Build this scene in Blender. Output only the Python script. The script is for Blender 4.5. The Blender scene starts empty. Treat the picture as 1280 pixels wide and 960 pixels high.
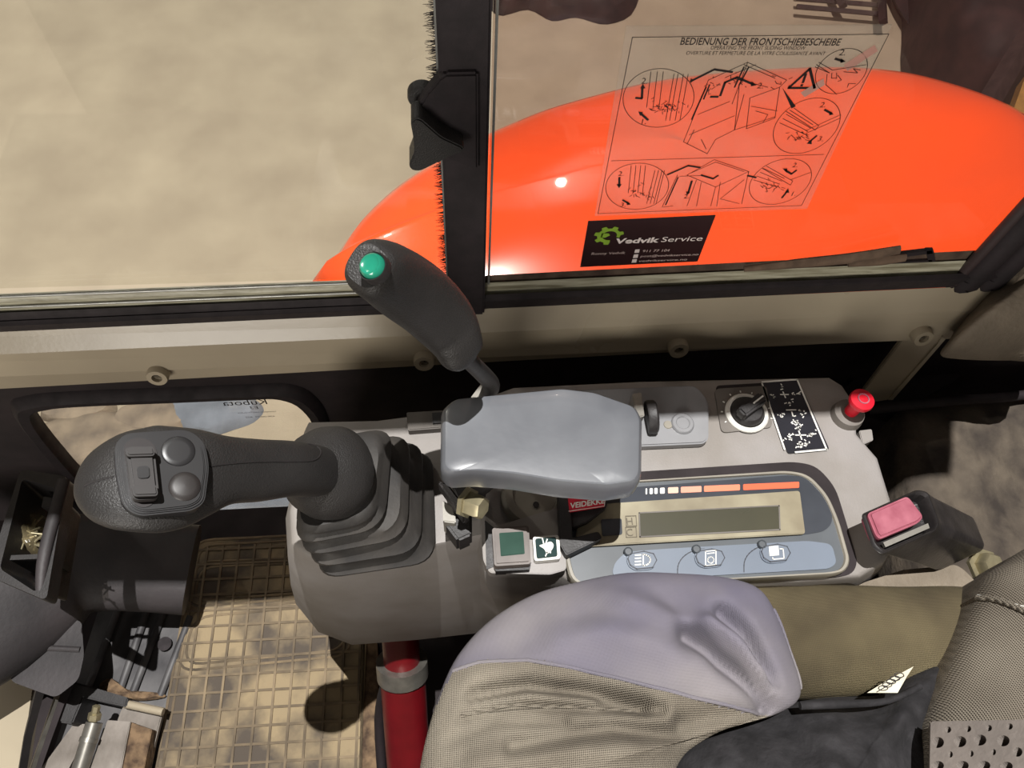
import bpy, bmesh, math, random
from mathutils import Vector as V, Matrix, noise
from mathutils.bvhtree import BVHTree
random.seed(4)
SC = bpy.context.scene; C = SC.collection
# ------------------------------------------------------------------ camera (floor of the cab is z = 0)
F, CH = 960.0, 1.30
_d = V((-50, 540, F)).normalized(); _x = V((1, -.046, .06)); _x = (_x - _d*_x.dot(_d)).normalized()
_z = -_d; _y = _z.cross(_x)
RW = Matrix((_x, _y, _z))                     # camera-frame (x right, y down, z forward) -> world
cam = bpy.data.objects.new('camera', bpy.data.cameras.new('camera')); C.objects.link(cam); SC.camera = cam
cx = RW @ V((1, 0, 0)); cy = RW @ V((0, -1, 0)); cz = RW @ V((0, 0, -1))
cam.matrix_world = Matrix(((cx.x, cy.x, cz.x, 0), (cx.y, cy.y, cz.y, 0), (cx.z, cy.z, cz.z, CH), (0, 0, 0, 1)))
cam.data.sensor_width = 36; cam.data.lens = F/1280*36; cam.data.clip_start = .01
SC.view_settings.view_transform = 'Standard'; SC.view_settings.look = 'None'; SC.view_settings.gamma = 1
SC.view_settings.use_curve_mapping = False; SC.view_settings.exposure = 0.0
# ------------------------------------------------------------------ world, lamps of the hall, added front fill
w = bpy.data.worlds.new('hall_light'); SC.world = w; w.use_nodes = True
w.node_tree.nodes['Background'].inputs[0].default_value = (1.0, .93, .86, 1); w.node_tree.nodes['Background'].inputs[1].default_value = .13
def lamp(name, loc, to, power, size, col=(1, .95, .88)):
    l = bpy.data.lights.new(name, 'AREA'); l.energy = power; l.size = size; l.color = col
    o = bpy.data.objects.new(name, l); C.objects.link(o); o.location = loc
    o.rotation_euler = (V(to)-V(loc)).to_track_quat('-Z', 'Y').to_euler(); return o
lamp('hall_lamp_overhead', (-.05, .335, 6.0), (-.05, .335, 0), 540, .03, (1, .985, .96))
lamp('hall_lamp_window_side', (.85, 4.9, 5.0), (.2, 1.2, 0), 22, .07)
lamp('hall_lamp_far', (-2.6, 3.6, 5.2), (-.6, 1.8, -.8), 40, .2)
lamp('front_fill', (-1.6, -3.8, 1.45), (-.1, .45, .6), 150, 1.8)  # added low fill that brightens the side wall and sill beam

# ------------------------------------------------------------------ helpers
def P(px, py, z=None, y=None, x=None):
    v = RW @ V((px-640, py-480, F))
    t = (z-CH)/v.z if z is not None else (y/v.y if y is not None else x/v.x)
    return V((0, 0, CH)) + v*t
RT = RW.transposed()
def depth(p): return (RT @ (V(p)-V((0, 0, CH)))).z
def srgb(c): return tuple(((u/255)/12.92 if u/255 <= .04045 else ((u/255+.055)/1.055)**2.4) for u in c)
MATS = {}
def mat(name, col, rough=.5, var=.12, scale=40, bump=0., bscale=None, metal=0., col2=None, spec=.5, coat=0., detail=4, lo=.35, hi=.65, stretch=None, wave=None):
    """principled with noise-mixed colour and noise bump; col in sRGB 0-255"""
    m = bpy.data.materials.new(name); m.use_nodes = True; nt = m.node_tree; b = nt.nodes['Principled BSDF']; L = nt.links.new
    c1 = srgb(col); c2 = srgb(col2) if col2 else tuple(max(0, u*(1-var*2)) for u in c1)
    tc = nt.nodes.new('ShaderNodeTexCoord'); mp = nt.nodes.new('ShaderNodeMapping'); L(tc.outputs['Object'], mp.inputs[0])
    if stretch: mp.inputs['Scale'].default_value = stretch
    n = nt.nodes.new('ShaderNodeTexNoise'); n.inputs['Scale'].default_value = scale; n.inputs['Detail'].default_value = detail; L(mp.outputs[0], n.inputs['Vector'])
    r = nt.nodes.new('ShaderNodeValToRGB'); r.color_ramp.elements[0].position = lo; r.color_ramp.elements[1].position = hi
    r.color_ramp.elements[0].color = (*c2, 1); r.color_ramp.elements[1].color = (*c1, 1)
    L(n.outputs[0], r.inputs[0]); L(r.outputs[0], b.inputs['Base Color'])
    b.inputs['Roughness'].default_value = rough; b.inputs['Metallic'].default_value = metal; b.inputs['Specular IOR Level'].default_value = spec; b.inputs['Coat Weight'].default_value = coat
    rr = nt.nodes.new('ShaderNodeMapRange'); rr.inputs['To Min'].default_value = min(1, rough*1.25); rr.inputs['To Max'].default_value = rough*.85
    L(n.outputs[0], rr.inputs[0]); L(rr.outputs[0], b.inputs['Roughness'])
    if bump:
        n2 = nt.nodes.new('ShaderNodeTexNoise'); n2.inputs['Scale'].default_value = bscale or scale*4; n2.inputs['Detail'].default_value = 3
        L(tc.outputs['Object'], n2.inputs['Vector']); bp = nt.nodes.new('ShaderNodeBump'); bp.inputs['Strength'].default_value = bump; bp.inputs['Distance'].default_value = .002
        src = n2.outputs[0]
        if wave:                                        # woven cloth: two crossed waves
            ws = []
            for d_ in ('X', 'Y'):
                wv = nt.nodes.new('ShaderNodeTexWave'); wv.bands_direction = d_; wv.inputs['Scale'].default_value = wave; wv.inputs['Distortion'].default_value = .6
                L(tc.outputs['Object'], wv.inputs['Vector']); ws.append(wv)
            mm = nt.nodes.new('ShaderNodeMath'); mm.operation = 'MULTIPLY'; L(ws[0].outputs['Fac'], mm.inputs[0]); L(ws[1].outputs['Fac'], mm.inputs[1]); src = mm.outputs[0]
            mx = nt.nodes.new('ShaderNodeMix'); mx.data_type = 'RGBA'; mx.blend_type = 'MULTIPLY'; mx.inputs['Factor'].default_value = .55
            cr = nt.nodes.new('ShaderNodeMapRange'); cr.inputs['To Min'].default_value = 1.15; cr.inputs['To Max'].default_value = .45; L(src, cr.inputs[0])
            L(r.outputs[0], mx.inputs['A']); L(cr.outputs[0], mx.inputs['B']); L(mx.outputs['Result'], b.inputs['Base Color'])
        L(src, bp.inputs['Height']); L(bp.outputs[0], b.inputs['Normal'])
    MATS[name] = m; return m
def film(name, tint, gloss=.06, alpha=0., acol=(200, 190, 170), rough=.02):
    """see-through pane: transparent + fresnel gloss + a thin dust film"""
    m = bpy.data.materials.new(name); m.use_nodes = True; nt = m.node_tree; nt.nodes.clear(); L = nt.links.new
    o = nt.nodes.new('ShaderNodeOutputMaterial'); t = nt.nodes.new('ShaderNodeBsdfTransparent'); t.inputs[0].default_value = (*tint, 1)
    g = nt.nodes.new('ShaderNodeBsdfGlossy'); g.inputs['Roughness'].default_value = rough
    lw = nt.nodes.new('ShaderNodeLayerWeight'); lw.inputs[0].default_value = .5; pw = nt.nodes.new('ShaderNodeMath'); pw.operation = 'POWER'; pw.inputs[1].default_value = 5; L(lw.outputs['Facing'], pw.inputs[0]); fr = nt.nodes.new('ShaderNodeMapRange'); fr.inputs['To Min'].default_value = .035; fr.inputs['To Max'].default_value = 1; L(pw.outputs[0], fr.inputs[0])
    m1 = nt.nodes.new('ShaderNodeMixShader'); L(fr.outputs[0], m1.inputs[0]); L(t.outputs[0], m1.inputs[1]); L(g.outputs[0], m1.inputs[2])
    d = nt.nodes.new('ShaderNodeBsdfDiffuse'); d.inputs[0].default_value = (*srgb(acol), 1)
    n = nt.nodes.new('ShaderNodeTexNoise'); n.inputs['Scale'].default_value = 9; n.inputs['Detail'].default_value = 8
    tc = nt.nodes.new('ShaderNodeTexCoord'); L(tc.outputs['Object'], n.inputs['Vector'])
    mr = nt.nodes.new('ShaderNodeMapRange'); mr.inputs['From Min'].default_value = .3; mr.inputs['From Max'].default_value = .7
    mr.inputs['To Min'].default_value = alpha*.5; mr.inputs['To Max'].default_value = alpha*1.5; L(n.outputs[0], mr.inputs[0])
    m2 = nt.nodes.new('ShaderNodeMixShader'); L(mr.outputs[0], m2.inputs[0]); L(m1.outputs[0], m2.inputs[1]); L(d.outputs[0], m2.inputs[2])
    L(m2.outputs[0], o.inputs[0]); MATS[name] = m; return m

def link(name, me, m, parent=None, smooth=35):
    o = bpy.data.objects.new(name, me); C.objects.link(o)
    if m: me.materials.append(m)
    if smooth: me.shade_smooth(); me.set_sharp_from_angle(angle=math.radians(smooth))
    if parent:
        o.parent = parent
        me.transform(Matrix.Translation(-parent.matrix_world_base)) if False else None
        o.matrix_parent_inverse = Matrix.Translation(-V(parent.get('_o', (0, 0, 0)))) if parent.get('_o') else Matrix()
    return o
def tag(o, label=None, cat=None, group=None, kind=None):
    if label: o['label'] = label
    if cat: o['category'] = cat
    if group: o['group'] = group
    if kind: o['kind'] = kind
    return o
ROOTS = []
def thing(name, loc, label, cat, group=None):
    o = bpy.data.objects.new(name, None); C.objects.link(o); o.location = loc; o.empty_display_size = .02
    ROOTS.append((o, V(loc))); return tag(o, label, cat, group)
def fix(parent, o):
    """keep world placement of a child built in world coordinates"""
    p = parent
    off = V((0, 0, 0))
    while p is not None:
        off += p.location; p = p.parent
    o.data.transform(Matrix.Translation(-off)) if o.data.users == 1 else None
def bmobj(name, bm, m, parent=None, smooth=35):
    bmesh.ops.recalc_face_normals(bm, faces=bm.faces[:])
    me = bpy.data.meshes.new(name); bm.to_mesh(me); bm.free()
    o = bpy.data.objects.new(name, me); C.objects.link(o); me.materials.append(m)
    if smooth: me.shade_smooth(); me.set_sharp_from_angle(angle=math.radians(smooth))
    # origin at own centre
    c = sum((v.co for v in me.vertices), V())/max(1, len(me.vertices)); me.transform(Matrix.Translation(-c))
    off = V()
    p = parent
    while p is not None: off += p.location; p = p.parent
    o.location = c-off; o.parent = parent
    return o
def newell(pts):
    n = V()
    for a, b in zip(pts, pts[1:]+pts[:1]): n += V(((a.y-b.y)*(a.z+b.z), (a.z-b.z)*(a.x+b.x), (a.x-b.x)*(a.y+b.y)))
    return n.normalized()
def prism_bm(pts, vec, bev=0, seg=2, bm=None):
    own = bm is None; bm = bm or bmesh.new(); pts = [V(p) for p in pts]; vec = V(vec)
    a = [bm.verts.new(p) for p in pts]; b = [bm.verts.new(p+vec) for p in pts]; n = len(pts)
    fs = [bm.faces.new(a), bm.faces.new(b[::-1])]
    for i in range(n): fs.append(bm.faces.new((a[i], b[i], b[(i+1) % n], a[(i+1) % n])))
    if bev and own: 
        bmesh.ops.recalc_face_normals(bm, faces=bm.faces[:])
        es = list({e for f in fs[:2] for e in f.edges})
        if n <= 8: es = bm.edges[:]
        bmesh.ops.bevel(bm, geom=es, offset=bev, segments=seg, affect='EDGES', clamp_overlap=True)
    return bm
def prism(name, pts, vec, m, parent=None, bev=0, seg=2): return bmobj(name, prism_bm(pts, vec, bev, seg), m, parent)
def rnd(pts, r, seg=5):
    """round the corners of a polygon (3-D points), r = radius or list"""
    out = []; n = len(pts)
    for i, p in enumerate(pts):
        p = V(p); a = V(pts[i-1]); b = V(pts[(i+1) % n]); rr = r[i] if isinstance(r, (list, tuple)) else r
        if rr <= 0: out.append(p); continue
        ua = (a-p); ub = (b-p); rr1 = min(rr, ua.length*.48, ub.length*.48); s = p+ua.normalized()*rr1; e = p+ub.normalized()*rr1
        for k in range(seg+1):
            t = k/seg; out.append(s*(1-t)**2 + p*2*t*(1-t) + e*t*t)
    return out
def pl(pxs, z=None, y=None, r=0, seg=5):
    pts = [P(a, b, z=z, y=y) for a, b in pxs]
    return rnd(pts, r, seg) if r else pts
def plate(name, pxs, z, thick, m, parent=None, r=0, bev=0, seg=2): return prism(name, pl(pxs, z=z, r=r), (0, 0, -thick), m, parent, bev, seg)
def box(name, lo, hi, m, parent=None, bev=0, seg=2):
    lo, hi = V(lo), V(hi); return prism(name, [(lo.x, lo.y, lo.z), (hi.x, lo.y, lo.z), (hi.x, hi.y, lo.z), (lo.x, hi.y, lo.z)], (0, 0, hi.z-lo.z), m, parent, bev, seg)
def loft_bm(rings, cap=True, closed=True, bm=None):
    bm = bm or bmesh.new(); R = [[bm.verts.new(p) for p in r] for r in rings]
    for a, b in zip(R, R[1:]):
        n = len(a)
        for i in range(n if closed else n-1):
            bm.faces.new((a[i], a[(i+1) % n], b[(i+1) % n], b[i]))
    if cap and closed: bm.faces.new(R[0]); bm.faces.new(R[-1][::-1])
    return bm
def loft(name, rings, m, parent=None, cap=True, smooth=35): return bmobj(name, loft_bm(rings, cap), m, parent, smooth)
def catmull(P4, t):
    a, b, c, d = P4; return .5*((2*b)+(c-a)*t+(2*a-5*b+4*c-d)*t*t+(3*b-a-3*c+d)*t**3)
def smooth_path(st, k):
    """st: list of tuples of numbers; Catmull-Rom resampled"""
    out = []; n = len(st)
    for i in range(n-1):
        q = [st[max(0, i-1)], st[i], st[i+1], st[min(n-1, i+2)]]
        for j in range(k): out.append(tuple(catmull([a[c] for a in q], j/k) for c in range(len(st[0]))))
    out.append(st[-1]); return out
def sweep_bm(st, side=(0, 1, 0), n=24, k=4, expo=2., bm=None):
    """st: (x,y,z,a,b) a = half-size along side, b = half-size across"""
    s = smooth_path([tuple(q) for q in st], k) if k > 1 else st; rings = []
    for i, q in enumerate(s):
        c = V(q[:3]); t = (V(s[min(i+1, len(s)-1)][:3])-V(s[max(i-1, 0)][:3])).normalized()
        A = V(side); A = (A-t*A.dot(t)).normalized(); B = t.cross(A); r = []
        for j in range(n):
            th = 2*math.pi*j/n; cc, ss = math.cos(th), math.sin(th)
            r.append(c + A*max(q[3], 1e-4)*math.copysign(abs(cc)**(2/expo), cc) + B*max(q[4], 1e-4)*math.copysign(abs(ss)**(2/expo), ss))
        rings.append(r)
    return loft_bm(rings, bm=bm)
def sweep(name, st, m, parent=None, **k): return bmobj(name, sweep_bm(st, **k), m, parent, 50)
def tube(name, pts, r, m, parent=None, n=12, k=4):
    st = [(*V(p), r, r) for p in pts]; t = (V(pts[-1])-V(pts[0])).normalized()
    side = V((0, 0, 1)) if abs(t.z) < .7 else V((0, 1, 0)); return sweep(name, st, m, parent, side=side, n=n, k=k if len(pts) > 2 else 1)
def lathe(name, c, axis, prof, m, parent=None, n=32, smooth=35):
    """prof: list of (radius, height along axis)"""
    c = V(c); ax = V(axis).normalized(); A = ax.orthogonal().normalized(); B = ax.cross(A)
    rings = [[c+ax*h+(A*math.cos(2*math.pi*i/n)+B*math.sin(2*math.pi*i/n))*max(r, 1e-5) for i in range(n)] for r, h in prof]
    return loft(name, rings, m, parent, smooth=smooth)
def puff_bm(outline, zc, A, R=.05, M=16, wr=None, skirt=None, centre=None, keep=None, noise_amp=0.0):
    """cushion: outline (3-D pts) rising A over the rim like a padded dome. wr(p)->dz"""
    pts = [V(p) for p in outline]; N = len(pts); c = V(centre) if centre else sum(pts, V())/N
    bm = bmesh.new(); rings = []
    if skirt:
        for (s, dz) in skirt[::-1]: rings.append([V((c.x+(p.x-c.x)*s, c.y+(p.y-c.y)*s, p.z+dz)) for p in pts])
    for j in range(M+1):
        t = j/M; ring = []
        for p in pts:
            q = p.lerp(c, t); d = (p-q).length; h = A*math.sqrt(max(0, 1-(1-min(1, d/R))**2))
            z = p.z*(1-t)+zc*t+h
            v = V((q.x, q.y, z))
            if wr: v.z += wr(v)*min(1, d/(R*.5))
            ring.append(v)
        if j == M: break
        rings.append(ring)
    V_ = [[bm.verts.new(p) for p in r] for r in rings]
    for a, b in zip(V_, V_[1:]):
        for i in range(N): bm.faces.new((a[i], a[(i+1) % N], b[(i+1) % N], b[i]))
    last = V_[-1]; cv = bm.verts.new(sum((v.co for v in last), V())/N)
    for i in range(N): bm.faces.new((last[i], last[(i+1) % N], cv))
    return bm
def dense(pts, step):
    out = []; n = len(pts)
    for i in range(n):
        a, b = V(pts[i]), V(pts[(i+1) % n]); k = max(1, int((b-a).length/step))
        out += [a.lerp(b, j/k) for j in range(k)]
    return out
def closed_spline(pts, k=6):
    n = len(pts); out = []
    for i in range(n):
        q = [V(pts[(i+d) % n]) for d in (-1, 0, 1, 2)]
        for j in range(k): out.append(catmull(q, j/k))
    return out
def text(s, o, xd, yd, size, m, parent, ext=.0002, align='LEFT', name='lettering', bold=0, fitw=None):
    cu = bpy.data.curves.new('t', 'FONT'); cu.body = s; cu.size = 1; cu.align_x = align; cu.resolution_u = 3; cu.offset = bold
    to = bpy.data.objects.new('t', cu); C.objects.link(to); me = bpy.data.meshes.new_from_object(to); bpy.data.objects.remove(to)
    X = V(xd).normalized(); Y = V(yd).normalized(); N = X.cross(Y)
    sx = fitw/max(1e-6, max(v.co.x for v in me.vertices)) if fitw else size
    M4 = Matrix(((X.x*sx, Y.x*size, N.x, o[0]), (X.y*sx, Y.y*size, N.y, o[1]), (X.z*sx, Y.z*size, N.z, o[2]), (0, 0, 0, 1)))
    bm = bmesh.new(); bm.from_mesh(me); bmesh.ops.transform(bm, matrix=M4, verts=bm.verts); bpy.data.meshes.remove(me)
    ob = bmobj(name, bm, m, parent, 0); return ob
def strokes_bm(lines, wd, nrm, bm=None, closed=False):
    """flat line art: each polyline of 3-D points becomes thin quads of width wd on the plane with normal nrm"""
    bm = bm or bmesh.new(); nrm = V(nrm)
    for ln in lines:
        ln = [V(p) for p in ln]
        for a, b in zip(ln, ln[1:]):
            d = (b-a)
            if d.length < 1e-6: continue
            s = nrm.cross(d).normalized()*wd/2; e = d.normalized()*wd*.3
            bm.faces.new([bm.verts.new(p) for p in (a-s-e, b-s+e, b+s+e, a+s-e)])
    return bm

# ------------------------------------------------------------------ materials
cream = mat('cab_paint', (170, 158, 136), .28, .10, 6, .05, 200, col2=(158, 146, 126))
blackp = mat('black_plastic', (40, 37, 37), .5, .15, 50, .15, 500)
seal = mat('black_rubber', (34, 25, 28), .7, .2, 60, .1, 300)
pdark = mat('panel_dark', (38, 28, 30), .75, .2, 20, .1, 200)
chan = mat('window_channel', (186, 182, 160), .4, .2, 60, .3, 150, col2=(120, 114, 92), stretch=(.3, 1, 4))
alu = mat('aluminium', (170, 170, 165), .35, .1, 60, metal=.6)
glassL = film('glass_left', (.97, .97, .95), alpha=.03)
glassR = film('glass_right', (.86, .80, .77), alpha=.05, acol=(150, 110, 105))  # reddish tint and film colour stand in for the brownish reflection on this pane
orange = mat('orange_paint', (255, 88, 34), .22, .03, 5, coat=.6)
concrete = mat('concrete', (190, 176, 152), .85, .1, 4, .3, 60, col2=(166, 152, 131), detail=15, lo=.25, hi=.75)
grip = mat('grip_rubber', (42, 40, 39), .45, .12, 30, .35, 900, spec=.5)
gripd = mat('grip_panel', (38, 37, 38), .35, .1, 30)
bootm = mat('boot_rubber', (60, 56, 52), .65, .2, 22, .15, 250, col2=(40, 38, 37))
padm = mat('wrist_pad', (104, 106, 110), .3, .12, 14, .04, 120, col2=(84, 86, 91), coat=.2)
greyc = mat('console_plastic', (146, 141, 138), .55, .1, 14, .12, 500, col2=(132, 126, 120))
greyd = mat('console_side', (112, 106, 100), .6, .1, 12, .1, 400, col2=(90, 84, 78))
rim = mat('bezel_rim', (140, 134, 122), .45, .1, 30)
panelc = mat('panel_slate', (84, 88, 92), .4, .12, 16, col2=(70, 74, 78))
lens = mat('gauge_lens', (66, 69, 75), .18, .12, 20)
beige = mat('lcd_frame', (148, 140, 116), .5, .14, 20, col2=(120, 110, 88))
lcd = mat('lcd_glass', (72, 70, 56), .25, .1, 15)
blue = mat('button_panel', (108, 117, 130), .4, .06, 14)
white = mat('white_print', (226, 224, 216), .5, .03, 20)
steel = mat('steel', (150, 146, 138), .35, .15, 60, metal=.7)
zinc = mat('zinc_plate', (140, 136, 128), .45, .12, 25, .1, 120, metal=.35)
brass = mat('bolt_metal', (165, 155, 125), .4, .15, 80, metal=.6)
blk = mat('black_print', (26, 18, 18), .5, .05, 20)
redp = mat('red_plastic', (205, 24, 44), .3, .05, 20)
redpaint = mat('red_paint', (112, 16, 24), .35, .1, 30, .2, 90)
pink = mat('faded_red_button', (158, 88, 102), .6, .1, 60, col2=(134, 62, 78), stretch=(1, 1, 4))
green = mat('green_button', (30, 130, 104), .2, .1, 30, coat=.5)
dgreen = mat('dark_green_lens', (28, 62, 50), .5, .1, 30, spec=.15)
teal = mat('switch_face', (14, 46, 44), .5, .1, 30, spec=.15)
clothp = mat('cover_cloth', (140, 134, 134), .9, .1, 5, .5, 300, col2=(106, 102, 118), wave=420)
mesht = mat('mesh_fabric', (148, 139, 124), .9, .12, 10, .8, 300, col2=(118, 109, 96), wave=230)
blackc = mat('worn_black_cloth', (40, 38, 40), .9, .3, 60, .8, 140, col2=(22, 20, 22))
olive = mat('olive_webbing', (120, 108, 78), .75, .2, 7, .6, 500, col2=(76, 66, 46), wave=300)
matm = mat('mat_rubber', (152, 134, 104), .85, .25, 10, .3, 200, col2=(84, 75, 66), detail=7, lo=.42, hi=.58)
ribm = mat('mat_rib', (140, 122, 96), .8, .25, 12, .2, 200, col2=(84, 74, 62))
floorm = mat('floor_steel', (96, 94, 94), .55, .25, 12, .2, 80, col2=(54, 52, 54), metal=.2)
ductm = mat('duct_plastic', (58, 53, 54), .6, .15, 10, .2, 180, col2=(40, 37, 38))
carpet = mat('carpet', (92, 82, 70), .95, .2, 22, 1.0, 90, col2=(50, 43, 38), detail=8)
trimf = mat('trim_vinyl', (126, 114, 98), .7, .12, 25, .8, 160)
rust = mat('dirt_rust', (128, 104, 78), .95, .3, 60, 1.0, 120, col2=(70, 54, 42))
steelgrey = mat('grey_plate', (134, 126, 118), .5, .15, 18, .15, 100, metal=.3, col2=(104, 96, 88))
darkmach = mat('dark_machinery', (52, 34, 34), .7, .3, 12, .5, 40, col2=(30, 20, 22))
rockm = mat('blue_stone', (134, 140, 150), .9, .15, 12, .4, 60)
rockt = mat('tan_stone', (158, 142, 122), .9, .15, 14, .4, 60, col2=(122, 110, 98))
clearp = film('clear_plastic', (.85, .82, .74), alpha=.28, acol=(170, 155, 120), rough=.15)
stickf = film('sticker_film', (.97, .97, .97), alpha=.10, acol=(210, 200, 185), rough=.22)
dimp = mat('panel_plate', (134, 134, 136), .35, .1, 20)

# ------------------------------------------------------------------ setting: ground outside, cab shell
gb = bmesh.new(); bmesh.ops.create_grid(gb, x_segments=60, y_segments=60, size=9)
for v in gb.verts: v.co.z = -.8 + .012*noise.noise(v.co*1.3)
tag(bmobj('hall_floor', gb, concrete, None, 80), kind='structure')
YW = .47
def edge(lpx, rpx, y):                                       # line on the side wall between two pixels -> ends at x = -.80 / +.62
    a, b = P(*lpx, y=y), P(*rpx, y=y); f = lambda x: a.z+(b.z-a.z)*(x-a.x)/(b.x-a.x); return (V((-.80, y, f(-.80))), V((.60, y, f(.60))))
def bar(name, prof, m, parent=None, xs=None):
    L = [p[0] for p in prof]; R_ = [p[1] for p in prof]
    if xs:
        g = lambda p, x: p[0].lerp(p[1], (x-p[0].x)/(p[1].x-p[0].x)); L = [g(p, xs[0]) for p in prof]; R_ = [g(p, xs[1]) for p in prof]
    return loft(name, [L, R_], m, parent, smooth=12)
# sill beam of the cab frame
beam = bar('trim_1', [edge((0, 413), (640, 384), .485), edge((0, 413), (640, 384), .462), edge((0, 443), (400, 425), .447), edge((0, 471), (400, 455), .441),
                      edge((0, 486), (1080, 427), .446), edge((0, 486), (1080, 427), .485)], cream); tag(beam, kind='structure')
# lower side wall as frame around the lower window
lw = [(40, 516), (58, 503), (110, 498), (210, 494), (310, 490), (350, 490), (378, 503), (396, 535), (410, 610), (395, 665), (300, 668), (200, 660), (120, 610), (75, 565)]
hole = closed_spline([P(a, b, y=.50) for a, b in lw], 4)
cen = sum(hole, V())/len(hole)
def wallring(s): return [cen+(p-cen)*s for p in hole]
def squarize(p):
    d = p-cen; tx = (.75 if d.x > 0 else .75)/max(1e-6, abs(d.x)); tz = (.34 if d.z > 0 else .42)/max(1e-6, abs(d.z)); t = min(tx, tz); return cen+d*t
wall = loft('wall_right', [[p+V((0, .012, 0)) for p in hole], hole, [squarize(p) for p in hole]], pdark, None, cap=False); tag(wall, kind='structure')
rr_ = []
for (s, dy) in ((1.0, .012), (.985, -.004), (1.0, -.012), (1.06, -.014), (1.10, -.006), (1.11, .0)): rr_.append([cen+(p-cen)*s+V((0, dy, 0)) for p in hole])
sw = loft('seal', rr_, seal, None, cap=False); tag(sw, 'black rubber seal around the lower side window', 'seal')
sw.name = 'window_seal'
lg = prism('window_1', [p+V((0, .008, 0)) for p in wallring(1.02)], (0, .004, 0), glassL); tag(lg, kind='structure')
wr2 = box('wall_right', (.36, .502, -.05), (.95, .512, .56), pdark); tag(wr2, kind='structure')
# curved lower lip of the lower window (grey, catches light)
lip = tube('trim_2', [P(200, 656, y=.474), P(260, 664, y=.474), P(330, 665, y=.474), P(400, 662, y=.474)], .006, rim); tag(lip, kind='structure')
# print on the lower window, mirrored, reads from outside
for s_, px, py, sz in (('Kubota', 336, 505, .020), ('E3', 324, 511, .012), ('TEMPERED SAFETY GLASS', 346, 515, .0045), ('43R-00072  AS2', 344, 521, .006)):
    o_ = P(px, py, y=.499); text(s_, o_, (-1, 0, 0), (0, 0, 1), sz, blk, lg)
# upper windows
zl = lambda px, py: P(px, py, y=YW).z
chL = [edge((0, 367), (590, 344), .482), edge((0, 367), (590, 344), .470), edge((0, 378), (590, 355), .466), edge((0, 392), (590, 366), .466), edge((0, 392), (590, 366), .482)]
tag(bar('trim_3', chL, chan, xs=(-.80, .012)), kind='structure')
for k_, (a_, b_, yy) in enumerate((((0, 371), (590, 348), .468), ((0, 384), (590, 360), .4645))):
    e_ = edge(a_, b_, yy); t_ = tube('trim_4', [e_[0], e_[0].lerp(e_[1], .58)], .0014, alu, n=8); tag(t_, kind='structure')
tag(bar('trim_5', [edge((0, 391), (590, 366), .484), edge((0, 391), (590, 366), .463), edge((0, 403), (590, 376), .460), edge((0, 403), (590, 376), .484)], seal, xs=(-.80, .03)), kind='structure')
tag(bar('trim_6', [edge((0, 402), (590, 376), .484), edge((0, 402), (590, 376), .459), edge((0, 408), (590, 382), .455), edge((0, 415), (590, 388), .459), edge((0, 415), (590, 388), .484)], seal, xs=(-.80, .03)), kind='structure')
rs = [edge((595, 345), (1220, 313), .480), edge((595, 345), (1220, 313), .474), edge((595, 356), (1220, 326), .472), edge((595, 356), (1220, 326), .480)]
tag(bar('trim_7', rs, mat('aged_channel', (120, 112, 98), .6, .2, 40, .3, 120, col2=(70, 62, 56)), xs=(.03, .545)), kind='structure')
rs = [edge((595, 354), (1220, 325), .482), edge((595, 354), (1220, 325), .470), edge((595, 371), (1220, 342), .466), edge((595, 371), (1220, 342), .482)]
tag(bar('trim_8', rs, chan, xs=(.03, .55)), kind='structure')
rs = [edge((595, 369), (1220, 341), .486), edge((595, 369), (1220, 341), .462), edge((595, 377), (1220, 348), .457), edge((595, 387), (1220, 357), .462), edge((595, 387), (1220, 357), .486)]
tag(bar('trim_9', rs, seal, xs=(.02, .585)), kind='structure')
# rear upright seal of the window with rounded lower corner
xr = .552
col = [V((xr, .47, .665)), V((xr+.004, .468, .70)), V((xr+.004, .468, 1.25))]
for nm, dx, r_, m_ in (('trim_10', 0, .014, seal), ('trim_11', .028, .013, seal), ('trim_12', -.014, .006, mat('dark_rubber', (58, 46, 46), .5, .1, 30))):
    tag(tube(nm, [p+V((dx, -.002, 0)) for p in col], r_, m_, n=12), kind='structure')
tag(box('trim_13', (.592, .44, .60), (.66, .50, 1.75), trimf, bev=.01), kind='structure')
# panes
pan = box('window_2', (-.80, .476, zl(590, 350)-.0), (.0, .479, 1.35), glassL); tag(pan, kind='structure')
pan = box('window_3', (.035, .472, .66), (.56, .475, 1.35), glassR); tag(pan, kind='structure')
tag(box('trim_14', (.0365, .4695, .668), (.0385, .4715, 1.35), alu), kind='structure')
# mullion
mu = thing('window_mullion', (.02, .465, .64), 'tall black upright bar between the two upper window panes', 'window frame')
box('bar', (-.0035, .455, .635), (.033, .470, 1.35), seal, mu, .002)
box('bar', (-.005, .470, .66), (-.0015, .478, 1.35), alu, mu)
bmb = bmesh.new()
for i in range(900):                                        # brush strip hairs
    z = .675+random.random()*.62
    L_ = .004+random.random()*.006; a = V((-.003, .474+random.random()*.004, z)); b = a+V((-L_, random.uniform(-.002, .002), random.uniform(-.004, .003)))
    s_ = V((0, 0, .0006)); bmb.faces.new([bmb.verts.new(p) for p in (a-s_, a+s_, b+s_*.2, b-s_*.2)])
tag(bmobj('brush_strip', bmb, seal, mu, 0), kind='stuff')
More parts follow.
